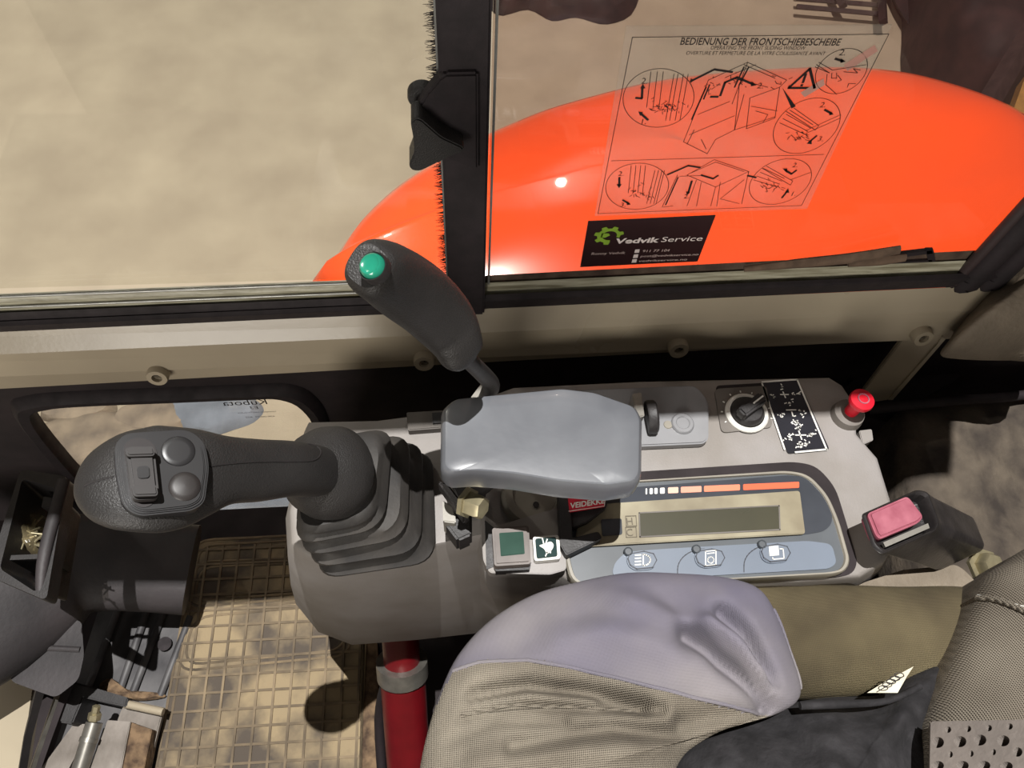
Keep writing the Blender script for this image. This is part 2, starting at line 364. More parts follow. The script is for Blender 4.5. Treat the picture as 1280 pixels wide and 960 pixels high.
# window latch
la = thing('window_latch', P(545, 160, y=.45), 'black star-shaped latch knob on the window upright', 'latch')
prism('latch_plate', pl([(557, 93), (548, 100), (533, 118), (516, 145), (514, 165), (560, 200), (598, 215), (598, 92)], y=.450), (0, .012, 0), seal, la, .002)
lathe('latch_roller', P(528, 124, y=.462), (0, 1, 0), [(0, 0), (.010, 0), (.011, .002), (.011, .008), (.009, .01), (0, .01)], grip, la)
kn = rnd(pl([(513, 153), (520, 148), (527, 150), (552, 172), (578, 184), (581, 189), (560, 198), (525, 215), (515, 214), (511, 208), (518, 190), (517, 175)], y=.435), .004, 3)
prism('knob', kn, (0, .020, 0), grip, la, .002)
prism('knob_stem', rnd(pl([(535, 150), (548, 160), (555, 172), (535, 178), (525, 165)], y=.455), .003), (0, -.014, 0), mat('knob_grey', (92, 86, 86), .5), la)
# weld nuts on the beam
for i, (px, py) in enumerate(((197, 470), (530, 452), (848, 436), (1153, 421))):
    p = P(px, py, y=.436)
    n_ = thing('weld_nut', p, ['leftmost small cream weld nut on the sill beam above the lower window', 'cream weld nut on the sill beam behind the green-button lever',
              'cream weld nut on the sill beam above the dial', 'cream weld nut at top of the diagonal brace'][i], 'nut', 'weld nuts on the sill beam')
    lathe('nut_body', p, (0, -1, .25), [(.0055, 0), (.0055, .004), (.0105, .004), (.0115, .001), (.0115, -.012), (.0055, -.012), (.0055, 0)], cream, n_, 20)
    lathe('nut_hole', p, (0, -1, .25), [(0, .0), (.0056, .0), (.0056, -.004), (0, -.004)], blk, n_, 16)
# diagonal brace
br = thing('diagonal_brace', P(1110, 460, y=.43), 'cream diagonal metal brace running down from the sill beam beside the red knob', 'brace')
prism('strap', pl([(1128, 425), (1178, 420), (1172, 432), (1110, 500), (1076, 505), (1080, 488)], y=.443), (0, .006, 0), cream, br, .001)
prism('flange', pl([(1172, 430), (1178, 420), (1182, 424), (1116, 500), (1110, 500)], y=.441), (0, .03, 0), cream, br)
# wedge shaped bits: beam end toward the fabric trim
# floor
tag(box('floor', (-1.0, -.55, -.04), (1.0, .50, -.008), pdark), kind='structure')
# unseen roof of the cab, outline notched to place the overhead lamp's shadow edge
tag(prism('ceiling', [(-.85, .335, 1.75), (.45, .331, 1.75), (.49, .43, 1.75), (.72, .43, 1.75), (.72, -.555, 1.75), (.95, -.555, 1.75), (.95, .56, 1.75), (-.85, .56, 1.75)], (0, 0, .05), trimf), kind='structure')
tag(box('fill_blocker', (-.85, -.585, -.05), (.93, -.56, .70), cream, bev=.004), kind='structure')  # unseen panel added to keep the front fill off the console side
tag(box('wall_rear', (.93, -.5, -.05), (.96, .5, .62), pdark), kind='structure')

# ------------------------------------------------------------------ orange hood outside
ho = [(395, 360), (412, 335), (440, 292), (490, 245), (560, 200), (630, 165), (700, 138), (820, 108), (950, 97), (1080, 98), (1180, 116), (1285, 160), (1330, 230), (1330, 330), (1200, 420), (800, 440), (500, 430)]
hp = closed_spline([P(a, b, z=.36) for a, b in ho], 8)
hood = thing('engine_hood', sum(hp, V())/len(hp)-V((0, 0, .9)), 'glossy orange rounded hood of the machine outside the window', 'hood')
bmobj('hood_shell', puff_bm(hp, .375, .085, .34, 24, skirt=[(1.004, -.02), (1.004, -.6), (.995, -1.0)]), orange, hood, 60)
# things beyond the hood
gr = thing('steel_grating', P(1060, 10, z=-.78), 'dark slatted steel grating lying on the hall floor beyond the sticker', 'grating')
for i in range(9):
    a = P(1000+4*i, -60+11*i, z=-.74); b = P(1098+1*i, -62+11*i, z=-.74)
    pr = sweep('slat', [(*P(996, -52+10*i, z=-.74), .012, .012), (*P(1104, -40+10*i-(8-i)*1.0, z=-.74), .012, .012)], darkmach, gr, n=4, k=1) if i < 7 else None
sweep('side_bar', [(*P(1098, -80, z=-.72), .02, .02), (*P(1104, 28, z=-.72), .02, .02)], darkmach, gr, n=4, k=1)
sweep('side_bar', [(*P(1010, -80, z=-.72), .02, .02), (*P(1054, 8, z=-.72), .02, .02)], darkmach, gr, n=4, k=1)
tl = thing('bucket_tooth', P(1128, 5, z=-.75), 'dark pointed steel tooth on the hall floor right of the grating', 'tooth')
loft('blade', [pl([(1105, -30), (1140, -30), (1142, 28), (1135, 30), (1122, 8)], z=-.73), pl([(1102, -30), (1140, -30), (1143, 28), (1134, 30), (1118, 8)], z=-.79)], darkmach, tl)
bkt = thing('track_assembly', P(1240, 40, z=-.4), 'dark brown rounded machine body at the top right beyond the hood', 'machine')
bo = [(1180, -40), (1187, 20), (1200, 45), (1220, 72), (1238, 84), (1262, 96), (1320, 60), (1420, 0), (1420, -160), (1200, -160)]
bmobj('body', puff_bm(closed_spline([P(a, b, z=-.45) for a, b in bo], 5), -.40, .08, .12, 10, skirt=[(1, -.34)], wr=lambda p: .02*noise.noise(p*14)), darkmach, bkt, 60)
rl = thing('hood_rail', P(1260, 90, z=.0), 'dark rail rising past the far edge of the orange hood', 'rail')
sweep('rail_bar', [(*P(1232, 135, z=-.1), .03, .03), (*P(1300, 20, z=-.1), .03, .03)], mat('rail_dark', (64, 50, 50), .5, .2, 30), rl, n=4, k=1, side=(1, 0, 0))
tube('grey_pipe', [P(1243, 147, z=-.05), P(1330, 152, z=-.05)], .012, steel, rl)
plate('ochre_panel', [(1262, 150), (1283, 92), (1340, 60), (1340, 170)], -.2, .05, mat('ochre', (176, 134, 74), .6), rl)
mud = thing('soil_lump', P(700, 0, z=-.78), 'dark lumpy soil heap on the hall floor at the top edge', 'soil')
bmobj('heap', puff_bm(dense(closed_spline([P(a, b, z=-.795) for a, b in [(600, -20), (620, 18), (660, 12), (690, 26), (720, 22), (760, 30), (795, 8), (790, -60), (600, -60)]], 4), .03), -.78, .09, .2, 10, wr=lambda p: .04*noise.noise(p*10)), darkmach, mud, 30)
# stones seen through the lower window
for i, (px, py, r_, m_) in enumerate(((110, 552, .17, rockt), (190, 520, .10, rockt), (95, 508, .09, rockt), (190, 655, .17, rockm), (262, 512, .12, rockm), (320, 648, .16, rockm))):
    c_ = P(px, py, z=-.78); pts = [c_+V((math.cos(t*.524)*r_*(1.15+.2*random.random()), math.sin(t*.524)*r_*(.5+.2*random.random()), -.02)) for t in range(12)]
    o_ = bmobj('flat_stone', puff_bm(closed_spline(pts, 3), -.79, .03, r_*.3, 6, wr=lambda p: .01*noise.noise(p*20)), m_, None, 40)
    tag(o_, ['broad tan flat stone behind the joystick head', 'small tan stone at the upper edge of the lower window', 'tan stone at the upper left corner of the lower window', 'bluish slab below the joystick grip',
             'bluish slab under the middle of the lower window', 'bluish slab beside the joystick boot'][i], 'stone', 'flat stones outside the lower window')

# ------------------------------------------------------------------ window stickers
def S(cx_, cy_, y=.4705): return P(740+cx_/3.368, 20+cy_/3.368, y=y)
st = thing('instruction_sticker', S(600, 450), 'transparent sticker with black line drawings on how to slide the front window', 'sticker')
prism('film', [S(145, 45), S(1265, 38), S(905, 812), S(12, 842)], (0, .0012, 0), stickf, st)
def ell(cx_, cy_, rx, ry, rot=0, a0=0, a1=360, n=40, y=.4700):
    o = []
    for i in range(n+1):
        t = math.radians(a0+(a1-a0)*i/n); x_ = rx*math.cos(t); y_ = ry*math.sin(t); c_, s_ = math.cos(math.radians(rot)), math.sin(math.radians(rot))
        o.append(S(cx_+x_*c_-y_*s_, cy_+x_*s_+y_*c_, y))
    return o
def SL(*p): return [S(a, b, .4700) for a, b in p]
thin = [SL((170, 90), (1250, 76), (882, 798), (25, 832), (170, 90)), SL((82, 610), (975, 583)),
        ell(280, 345, 150, 123, -8), ell(904, 462, 152, 103, -30), ell(1050, 232, 118, 85, -32), ell(190, 717, 133, 97, -6), ell(793, 697, 137, 88, -22)]
# cab drawing (upper)
thin += [SL((490, 270), (655, 195), (820, 270), (790, 300), (770, 430), (650, 475), (665, 345), (790, 300)), SL((490, 270), (385, 530), (485, 580), (520, 520), (600, 480), (640, 330)), SL((410, 500), (600, 420)),
         SL((445, 415), (580, 360)), SL((600, 480), (770, 425)), SL((670, 380), (780, 400)), SL((655, 195), (590, 370)), SL((560, 260), (690, 205)), SL((590, 262), (740, 300)), SL((400, 540), (430, 480)), SL((640, 205), (770, 262)),
         SL((620, 290), (600, 480)), SL((690, 400), (740, 415), (720, 450)), SL((460, 520), (480, 560))]
# lower cab drawing
thin += [SL((400, 670), (515, 605), (660, 655), (520, 720), (400, 670)), SL((360, 670), (295, 805)), SL((520, 720), (500, 800)), SL((660, 655), (630, 790)), SL((440, 690), (400, 800)), SL((460, 700), (440, 800)), SL((540, 700), (525, 800)), SL((640, 690), (540, 770), (620, 790)), SL((370, 675), (455, 672)), SL((420, 660), (520, 615), (640, 655)), SL((300, 805), (340, 800))]
# hatching in circles
for x_ in (248, 275, 300): thin.append(SL((x_, 235), (x_-18, 385)))
for x_ in (345, 362, 385, 405): thin.append(SL((x_, 245), (x_-35, 440)))
for x_ in (165, 185, 205, 225): thin.append(SL((x_, 630), (x_-12, 745)))
for x_ in (265, 280, 295, 305): thin.append(SL((x_, 650), (x_-35, 790)))
for k in range(4): thin.append(SL((790+14*k, 450-18*k), (900+10*k, 500-14*k))); thin.append(SL((680+14*k, 690-16*k), (780+10*k, 720-12*k)))
thin += [SL((815, 400), (940, 480), (955, 462), (850, 388)), SL((900, 495), (1045, 430)), SL((905, 480), (1048, 415)), SL((715, 640), (835, 712), (845, 695), (735, 632)), SL((835, 690), (922, 658))]
thin += [SL((945, 205), (1000, 240), (940, 215)), SL((955, 195), (1012, 228), (1155, 205)), SL((990, 245), (985, 290), (1030, 330)), SL((1010, 240), (1008, 262), (1030, 262), (1030, 240)), SL((1060, 235), (1118, 240), (1100, 222), (1130, 228)), SL((1075, 300), (1080, 285), (1110, 285)), SL((1035, 250), (1050, 270), (1035, 275))]
rn = random.Random(7)
for (cx_, cy_, n_) in ((295, 385, 26), (345, 380, 16), (870, 500, 26), (205, 745, 24), (755, 715, 24), (610, 280, 12), (485, 295, 10), (795, 275, 7)):
    for k in range(n_):
        x_ = cx_+rn.gauss(0, 24); y_ = cy_+rn.gauss(0, 14); thin.append(SL((x_, y_), (x_+rn.uniform(-18, 18), y_+rn.uniform(-14, 14))))
bmobj('line_drawing', strokes_bm(thin, .00055, (0, -1, 0)), blk, st, 0)
fat = [SL((415, 275), (515, 225), (590, 236)), SL((318, 668), (405, 630), (455, 638)), SL((210, 345), (212, 300)), SL((185, 345), (210, 347)), SL((205, 410), (235, 437)), SL((540, 335), (560, 280), (610, 258), (680, 288)), SL((500, 340), (530, 340)),
       SL((115, 680), (115, 715)), SL((130, 775), (155, 790)), SL((460, 670), (510, 685), (530, 672)), SL((420, 695), (405, 745)), SL((980, 395), (1008, 410)), SL((945, 505), (915, 530)), SL((1025, 180), (1055, 190)), SL((815, 650), (840, 665), (860, 650)), SL((800, 765), (820, 740)), SL((655, 672), (690, 680)),
       SL((640, 215), (600, 300)), SL((495, 290), (470, 350)), SL((660, 215), (620, 290)), SL((480, 300), (420, 435)), SL((362, 680), (310, 795))]
for k_, l_ in enumerate(fat): bmobj('drawn_stroke', strokes_bm([l_], .0019 if k_ < len(fat)-5 else .0013, (0, -1, 0)), blk, st, 0)
for tri in ([(203, 305), (225, 305), (214, 285)], [(195, 402), (215, 405), (203, 422)], [(672, 274), (693, 292), (668, 296)], [(103, 708), (125, 708), (114, 725)], [(150, 780), (163, 794), (145, 796)], [(395, 738), (413, 742), (400, 755)],
            [(1000, 400), (1018, 415), (998, 418)], [(925, 520), (925, 540), (903, 537)], [(1048, 178), (1068, 192), (1045, 198)], [(822, 642), (822, 662), (802, 642)], [(812, 742), (830, 745), (826, 725)], [(800, 300), (858, 380), (840, 390)], [(415, 262), (430, 270), (415, 282)]):
    fb = bmesh.new(); fb.faces.new([fb.verts.new(p) for p in SL(*tri)]); bmobj('arrow_head', fb, blk, st, 0)
fb = strokes_bm([SL((828, 303), (917, 222), (937, 303), (828, 303))], .0021, (0, -1, 0)); strokes_bm([SL((900, 245), (888, 280))], .002, (0, -1, 0), fb); strokes_bm([SL((884, 290), (882, 294))], .002, (0, -1, 0), fb)
bmobj('warning_triangle', fb, blk, st, 0)
pb = bmesh.new()
for q in ([(1190, 122), (1203, 148), (1075, 232), (1060, 205)], [(975, 262), (980, 290), (895, 342), (878, 322)]): pb.faces.new([pb.verts.new(p) for p in SL(*q)])
bmobj('faded_stripe', pb, mat('brown_print', (188, 140, 126), .6), st, 0)
X_, Z_ = (1, 0, -.012), (0, 0, 1)
def stext(s, cx_, cy_, size, m=blk, par=st, ty='LEFT', y=.4700, b=0, x2=None): text(s, S(cx_, cy_, y), X_, Z_, size, m, par, align=ty, bold=b, fitw=(S(x2, cy_, y)-S(cx_, cy_, y)).length if x2 else None)
stext('BEDIENUNG DER FRONTSCHIEBESCHEIBE', 368, 121, .0082, x2=1042, b=.01); stext('OPERATING THE FRONT SLIDING WINDOW', 497, 141, .0046, x2=896); stext('OVERTURE ET FERMETURE DE LA VITRE COULISSANTE AVANT', 394, 163, .0043, x2=980)
for s_, a, b in (('2.', 205, 285), ('1.', 200, 455), ('2.', 692, 305), ('2.', 1036, 166), ('2.', 955, 385), ('3.', 946, 527), ('2.', 108, 673), ('3.', 117, 803), ('2.', 384, 768), ('2.', 840, 637), ('1.', 832, 757)): stext(s_, a, b, .0075)
# dealer sticker
def D(a, b, y=.4710): return P(720+a/6.4, 260+b/6.4, y=y)
ds = thing('dealer_sticker', D(550, 280), 'dark brown service-company sticker with green gear and grey lettering on the window', 'sticker')
prism('film', [D(98, 108), D(1117, 60), D(972, 428), D(34, 473)], (0, .0008, 0), mat('dark_brown_print', (48, 24, 26), .4, .05), ds)
gp = []
G0 = D(262, 222, .4704)
ux = (D(362, 222, .4704)-G0)/100; uz = (D(262, 122, .4704)-G0)/100
for i in range(49):                                          # open gear ring
    t = math.radians(-18+300*i/48+0); r_ = 92 if (i//4) % 2 == 0 else 118; gp.append((r_, t))
gear = bmesh.new()
outer = [G0+V((ux.x*r*math.cos(t), 0, ux.x*.92*r*math.sin(t))) for r, t in gp]; inner = [G0+V((ux.x*58*math.cos(t)+.0008, 0, ux.x*.92*58*math.sin(t))) for r, t in gp]
ov = [gear.verts.new(p) for p in outer]; iv = [gear.verts.new(p) for p in inner]
for i in range(48): gear.faces.new((ov[i], ov[i+1], iv[i+1], iv[i]))
gear.faces.new([gear.verts.new(G0+V((ux.x*a, 0, ux.x*b))) for a, b in ((-60, 30), (-5, 28), (10, 5), (-25, -22), (-60, -20))])
gearo = bmobj('green_gear', gear, mat('gear_green', (150, 190, 60), .5), ds, 0)
lg_ = mat('grey_print', (250, 236, 230), .5, .02); lg2 = mat('faint_print', (225, 200, 192), .5, .02)
def dtext(s, a, b, size, m, bold=0, x2=None): text(s, D(a, b, .4702), (1, 0, .012), (.12, 0, 1), size, m, ds, bold=bold, fitw=(D(x2, b, .4702)-D(a, b, .4702)).length)
dtext('Vedvik', 312, 285, .0105, lg_, .035, x2=655); dtext('Service', 672, 272, .0105, lg_, x2=1000)
dtext('Ronny Vedvik', 118, 376, .0054, lg2, x2=388); dtext('911 77 104', 528, 355, .0054, lg2, x2=742); dtext('post@vedvikservice.no', 512, 394, .0048, lg2, x2=970); dtext('vedvikservice.no', 498, 432, .0048, lg2, x2=880)
ib = bmesh.new()
for (a, b) in ((466, 360), (455, 400), (444, 438)): ib.faces.new([ib.verts.new(D(x_, y_, .4702)) for x_, y_ in ((a, b), (a+38, b-2), (a+44, b-30), (a+8, b-28))])
bmobj('icon_squares', ib, lg_, ds, 0)
# loose rubber strip peeling in the window channel
rs_ = thing('loose_rubber_strip', P(1050, 325, y=.46), 'frayed brown rubber strip lifting out of the right window channel', 'rubber strip')
sweep('strip', [(*P(930, 336, y=.463), .003, .003), (*P(1000, 329, y=.462), .006, .004), (*P(1060, 323, y=.460), .007, .004), (*P(1125, 312, y=.458), .006, .003)], mat('brown_rubber', (104, 84, 68), .9, .2, 60, .6, 150), rs_, side=(0, 0, 1), n=8)
sweep('frayed_end', [(*P(1060, 330, y=.462), .003, .003), (*P(1100, 326, y=.460), .006, .004), (*P(1132, 322, y=.459), .005, .003)], MATS['brown_rubber'], rs_, side=(0, 0, 1), n=8)
hb = thing('channel_clip', P(1150, 322, y=.468), 'small black open clip at the rear end of the window channel', 'clip')
for q in ([(1122, 318), (1165, 313), (1166, 317), (1124, 322)], [(1158, 313), (1167, 313), (1170, 330), (1161, 330)], [(1122, 328), (1165, 325), (1166, 329), (1124, 331)]): prism('clip_bar', pl(q, y=.470), (0, .004, 0), seal, hb)

# ------------------------------------------------------------------ floor mat and front floor
def Pf(a, b, z=0.0): return P(a, b, z=z)
rm = thing('rubber_floor_mat', (-.29, .2, 0), 'ribbed brown dirty rubber floor mat under the joystick console', 'mat')
base = rnd([(-.452, .445, .003), (-.155, .445, .003), (-.165, .02, .003), (-.470, .02, .003)], [.03, .02, .005, .005])
prism('mat_base', base, (0, 0, -.010), matm, rm)
def rib(a, b, w_=.0022, h=.006):
    a, b = V(a), V(b); s_ = V((0, 0, 1)).cross(b-a).normalized()*w_
    prism('rib', [a-s_, b-s_, b+s_, a+s_], (0, 0, h), ribm, rm)
def xl(y): return -.452-(.445-y)*.042
def xr_(y): return -.138
z0 = .003
xs = [-.168-.0262*i for i in range(0, 12)]
for x_ in xs:
    if x_ > -.45: rib((x_, .43 if x_ < -.2 else .34, z0), (x_-.004, .03, z0), .0018, .0028)
ys = [.425-.0255*i for i in range(0, 16)]
for y_ in ys: rib((xl(y_)+.004, y_, z0), (-.166, y_-.003, z0), .0018, .0026)
def loop(pts, r=.025, w_=.0022, h=.008):
    q = rnd([V(p) for p in pts], r, 5); tube_pts = q+[q[0]]
    bm_ = sweep_bm([(*p, w_, w_) for p in tube_pts], side=(0, 0, 1), n=6, k=1); bmobj('raised_border', bm_, ribm, rm, 50)
for d_ in (0, .009):
    loop([(-.452+d_, .442-d_, z0), (-.164, .442-d_, z0), (-.164, .0, z0), (-.468+d_, .0, z0)])
    loop([(-.446+d_, .405-d_, z0), (-.19, .400-d_, z0), (-.19-d_, .335+d_, z0), (-.452+d_, .330+d_, z0)])
    loop([(-.448+d_, .322-d_, z0), (-.182-d_, .330-d_, z0), (-.184-d_, .238+d_, z0), (-.455+d_, .230+d_, z0)], .03)
# dirty edge strip beside mat
dstr = prism('trim_15', rnd([(-.164, .27, .0), (-.142, .26, .0), (-.133, .02, .0), (-.163, .02, .0)], .01), (0, 0, -.006), rust); tag(dstr, kind='structure')
# ribbed steel floor plate at left
fp = thing('ribbed_floor_plate', (-.55, .25, 0), 'grey ribbed steel floor plate left of the rubber mat', 'floor plate')
plate('sheet', [(60, 960), (130, 740), (260, 740), (225, 960)], -.004, .006, floorm, fp)
for (a, b) in (((150, 755), (95, 900)), ((188, 750), (150, 862)), ((210, 750), (165, 868)), ((238, 770), (200, 870))):
    rib_ = [Pf(*a, z=.002), Pf(*b, z=.002)]; sweep('ridge', [(*rib_[0], .006, .005), (*rib_[1], .006, .005)], floorm, fp, side=(1, 0, 0), n=8, k=1)
tag(bmobj('dirt', puff_bm(dense(closed_spline([Pf(a, b, .002) for a, b in ((125, 855), (140, 848), (160, 862), (200, 866), (205, 872), (170, 876), (130, 866))], 3), .004), .004, .006, .01, 5, wr=lambda p: .004*noise.noise(p*120)), rust, fp, 30), kind='stuff')
lathe('rubber_plug', Pf(206, 805, .003), (0, 0, 1), [(0, 0), (.011, 0), (.011, .002), (0, .002)], seal, fp, 16)
# duct
du = thing('air_duct', Pf(120, 700, .1), 'dark plastic air duct along the floor below the joystick grip', 'duct')
def ws(px, py, z, hw): p = P(px, py, z=z); s_ = depth(p)/F; return (*p, hw*s_, hw*s_*.7)
sweep('duct_body', [ws(-80, 800, .16, 90), ws(-10, 765, .15, 84), ws(60, 722, .13, 74), ws(110, 704, .12, 62), ws(170, 706, .11, 56), ws(240, 712, .09, 55)], ductm, du, side=(0, 1, .3), expo=2.8)
# tray at the left
tr = thing('storage_tray', P(45, 660, z=.4), 'narrow black plastic tray at the left edge holding a clear bag', 'tray')
zt = .42
tin = [(30, 600), (72, 612), (48, 742), (2, 712)]; tout = [(28, 588), (86, 597), (60, 752), (-14, 720)]
ri = rnd(pl(tin, z=zt), .006); ro = rnd(pl(tout, z=zt), .008)
dn = lambda r, d, s=1.: [V((p.x, p.y, p.z-d)) for p in r]
cc_ = sum(ri, V())/len(ri)
loft('tray_shell', [[cc_+(p-cc_)*.9-V((0, 0, .07)) for p in ri], ri, [p+V((0, 0, .004)) for p in ri], [p+V((0, 0, .004)) for p in ro], ro, dn(ro, .02)], blackp, tr, cap=False)
plate('tray_floor', tin, zt-.07, .004, blackp, tr)
sweep('tray_rim', [(*P(80, 600, z=zt+.006), .007, .006), (*P(56, 690, z=zt+.006), .007, .006), (*P(50, 740, z=zt), .005, .004)], ductm, tr, side=(1, 0, 0), n=10)
plate('divider', [(14, 694), (60, 692), (58, 698), (12, 700)], zt, .06, blackp, tr)
plate('clip', [(54, 620), (66, 622), (63, 636), (51, 634)], zt-.01, .03, blackp, tr, 0, .001)
bag = thing('clear_bag', P(40, 665, z=.36), 'crumpled clear plastic bag lying in the black tray', 'bag')
bgo = dense(closed_spline([P(a, b, z=zt-.05) for a, b in ((36, 642), (55, 645), (60, 665), (54, 690), (22, 692), (17, 678))], 4), .004)
bmobj('bag_skin', puff_bm(bgo, zt-.045, .028, .03, 10, wr=lambda p: .012*noise.noise(p*90)), clearp, bag, 20)
bmb = bmesh.new()
for i in range(26):
    c_ = P(26+random.random()*28, 650+random.random()*36, z=zt-.042+random.random()*.015); a = random.random()*3.1; d_ = V((math.cos(a), math.sin(a), random.uniform(-.4, .4)))*.007
    sweep_bm([(*(c_-d_), .0012, .0012), (*(c_+d_), .0012, .0012)], n=6, k=1, bm=bmb)
tag(bmobj('small_screws', bmb, brass, bag, 30), kind='stuff')
# pedal
pd = thing('foot_pedal', Pf(60, 830, .1), 'black plastic foot pedal at the lower left below the air duct', 'pedal')
loft('pedal_pad', [rnd(pl([(28, 770), (102, 776), (105, 820), (98, 850), (70, 872), (52, 866), (14, 852), (12, 838)], z=z_), .008) for z_ in (.13, .10)], ductm, pd)
sweep('pedal_crease', [(*P(24, 808, z=.131), .004, .003), (*P(100, 812, z=.131), .004, .003)], ductm, pd, side=(0, 1, 0), n=8, k=1)
sweep('pedal_arm', [(*P(50, 862, z=.11), .007, .01), (*P(35, 920, z=.09), .006, .01), (*P(22, 1000, z=.05), .006, .01)], blackp, pd, side=(1, 0, 0), n=4, k=1)
# pale side wall at the left
tag(prism('wall_front', [Pf(-60, 760, .02), Pf(34, 770, .02), Pf(42, 850, .02), Pf(20, 1000, .02), Pf(-60, 1000, .02)], (0, 0, -.03), cream), kind='structure')
# bracket, rod, hinge plate
bp_ = thing('black_bracket', Pf(100, 890, .05), 'black folded metal bracket between pedal and hinge', 'bracket')
plate('bracket_top', [(92, 852), (160, 872), (158, 884), (104, 872), (90, 905), (74, 903)], .05, .05, blackp, bp_, 0, .002)
rd = tag(sweep('flat_steel_rod', [(*Pf(72, 868, .06), .004, .006), (*Pf(34, 980, .05), .004, .006)], steel, None, side=(1, 0, 0), n=4, k=1), 'straight grey flat steel rod beside the pedal at lower left', 'rod')
hg = thing('hinge_bracket', Pf(150, 920, .05), 'worn grey steel hinge bracket with a bolt at the lower left', 'hinge')
plate('back_plate', [(158, 874), (205, 884), (180, 980), (120, 980), (150, 890)], .03, .01, steelgrey, hg, .004, .0015)
plate('front_plate', [(134, 900), (163, 902), (148, 980), (104, 980)], .055, .03, steelgrey, hg, .002, .0015)
plate('rusty_plate', [(164, 903), (190, 912), (175, 985), (149, 980)], .05, .03, rust, hg, .002, .0015)
sweep('lip', [(*P(157, 880, z=.042), .006, .006), (*P(204, 890, z=.042), .006, .006)], cream, hg, side=(0, 1, 0), n=10, k=1)
tube('hinge_barrel', [P(118, 903, z=.07), P(96, 975, z=.06)], .0115, steel, hg, 16)
tube('hinge_collar', [P(112, 922, z=.07), P(110, 928, z=.0695)], .0125, steel, hg, 16)
lathe('bolt', P(118, 896, z=.075), P(125, 870, z=.09)-P(118, 903, z=.07), [(0, -.004), (.009, -.004), (.009, .005), (.0055, .006), (.0055, .016), (0, .017)], brass, hg, 6)
plate('grey_foot', [(92, 905), (116, 905), (70, 990), (30, 990)], .02, .01, steelgrey, hg)
# red cylinder
rc = thing('red_hydraulic_cylinder', P(505, 880, z=.2), 'red painted hydraulic cylinder standing beside the floor mat', 'cylinder')
A1, A2 = P(503, 838, z=.22), P(512, 975, z=.08); ax_ = (A2-A1)
tube('barrel', [A1, A2+ax_*.2], .030, redpaint, rc, 28)
tube('steel_collar', [A1-ax_.normalized()*.016, A1+ax_.normalized()*.008], .034, steel, rc, 28)
tube('upper_barrel', [A1-ax_.normalized()*.08, A1-ax_.normalized()*.012], .024, redpaint, rc, 24)
sb = thing('seat_base_block', P(620, 860, z=.1), 'black seat base between the red cylinder and the seat cover', 'seat base')
box('block', (.03, .0, .0), (.45, .15, .40), blackp, sb, .01)
tube('hose', [P(483, 850, z=.2), P(474, 900, z=.12), P(480, 1000, z=.05)], .007, seal, rc)

# ------------------------------------------------------------------ right-hand console
co = thing('control_console', (.15, .28, .30), 'grey plastic control console with display, dial and switches under the window', 'console')
ZT = .62
top = [(362, 640), (364, 680), (382, 697), (440, 697), (520, 688), (600, 672), (606, 715), (702, 722), (725, 736), (1000, 728), (1075, 722), (1104, 704), (1113, 690), (1116, 640), (1096, 575), (1070, 545), (1068, 508), (1052, 484), (1036, 474), (800, 478), (640, 486), (560, 516), (470, 528), (385, 530)]
bot = [(364, 690), (370, 755), (398, 790), (440, 806), (520, 800), (610, 790), (640, 790), (720, 800), (760, 810), (960, 800), (1000, 795), (1030, 775), (1045, 760), (1045, 720), (1030, 690), (1010, 650), (990, 630), (985, 620), (975, 610), (780, 620), (650, 625), (560, 580), (470, 590), (385, 600)]
Tp = pl(top, z=ZT-.006); Bp = pl(bot, z=.33); c_ = sum(Tp, V())/len(Tp)
inn = [p+(c_-p).normalized()*.006+V((0, 0, .006)) for p in Tp]; inn2 = [p+(c_-p).normalized()*.002+V((0, 0, .0043)) for p in Tp]
midr = [a.lerp(b, .12)+(a-c_).normalized()*.004 for a, b in zip(Tp, Bp)]; m2 = [a.lerp(b, .6)+(a-c_).normalized()*.004 for a, b in zip(Tp, Bp)]
body = loft('body', [inn, inn2, Tp, midr, m2, Bp], greyc, co, smooth=50)
# rear right shoulder of body
#plate('shoulder', [(1070, 560), (1100, 575), (1116, 640), (1110, 600), (1085, 556)], ZT+.001, .02, greyc, co)
# panel of upper left: key plate
kp = plate('key_plate', [(700, 488), (870, 481), (886, 500), (886, 548), (880, 554), (700, 562)], ZT+.010, .010, dimp, co, .008, .0015)
lathe('lock_escutcheon', P(853, 530, z=ZT+.010), (0, 0, 1), [(0, .002), (.006, .002), (.007, .003), (.010, .003), (.011, .002), (.0115, 0)], dimp, co)
lathe('lamp_mark', P(835, 531, z=ZT+.010), (0, 0, 1), [(0, .001), (.004, .001), (.0045, 0)], rim, co, 16)
tkn = lathe('throttle_wheel', P(808, 522, z=ZT+.018), (1, 0, .1), [(0, 0), (.016, 0), (.017, .002), (.017, .008), (.015, .010), (0, .010)], blackp, co, 14)
plate('throttle_tab', [(790, 492), (802, 490), (806, 520), (796, 522)], ZT+.03, .02, steel, co, .002, .001)
plate('icon_strip', [(895, 482), (962, 478), (966, 500), (898, 506)], ZT+.0012, .001, pdark, co, .004)
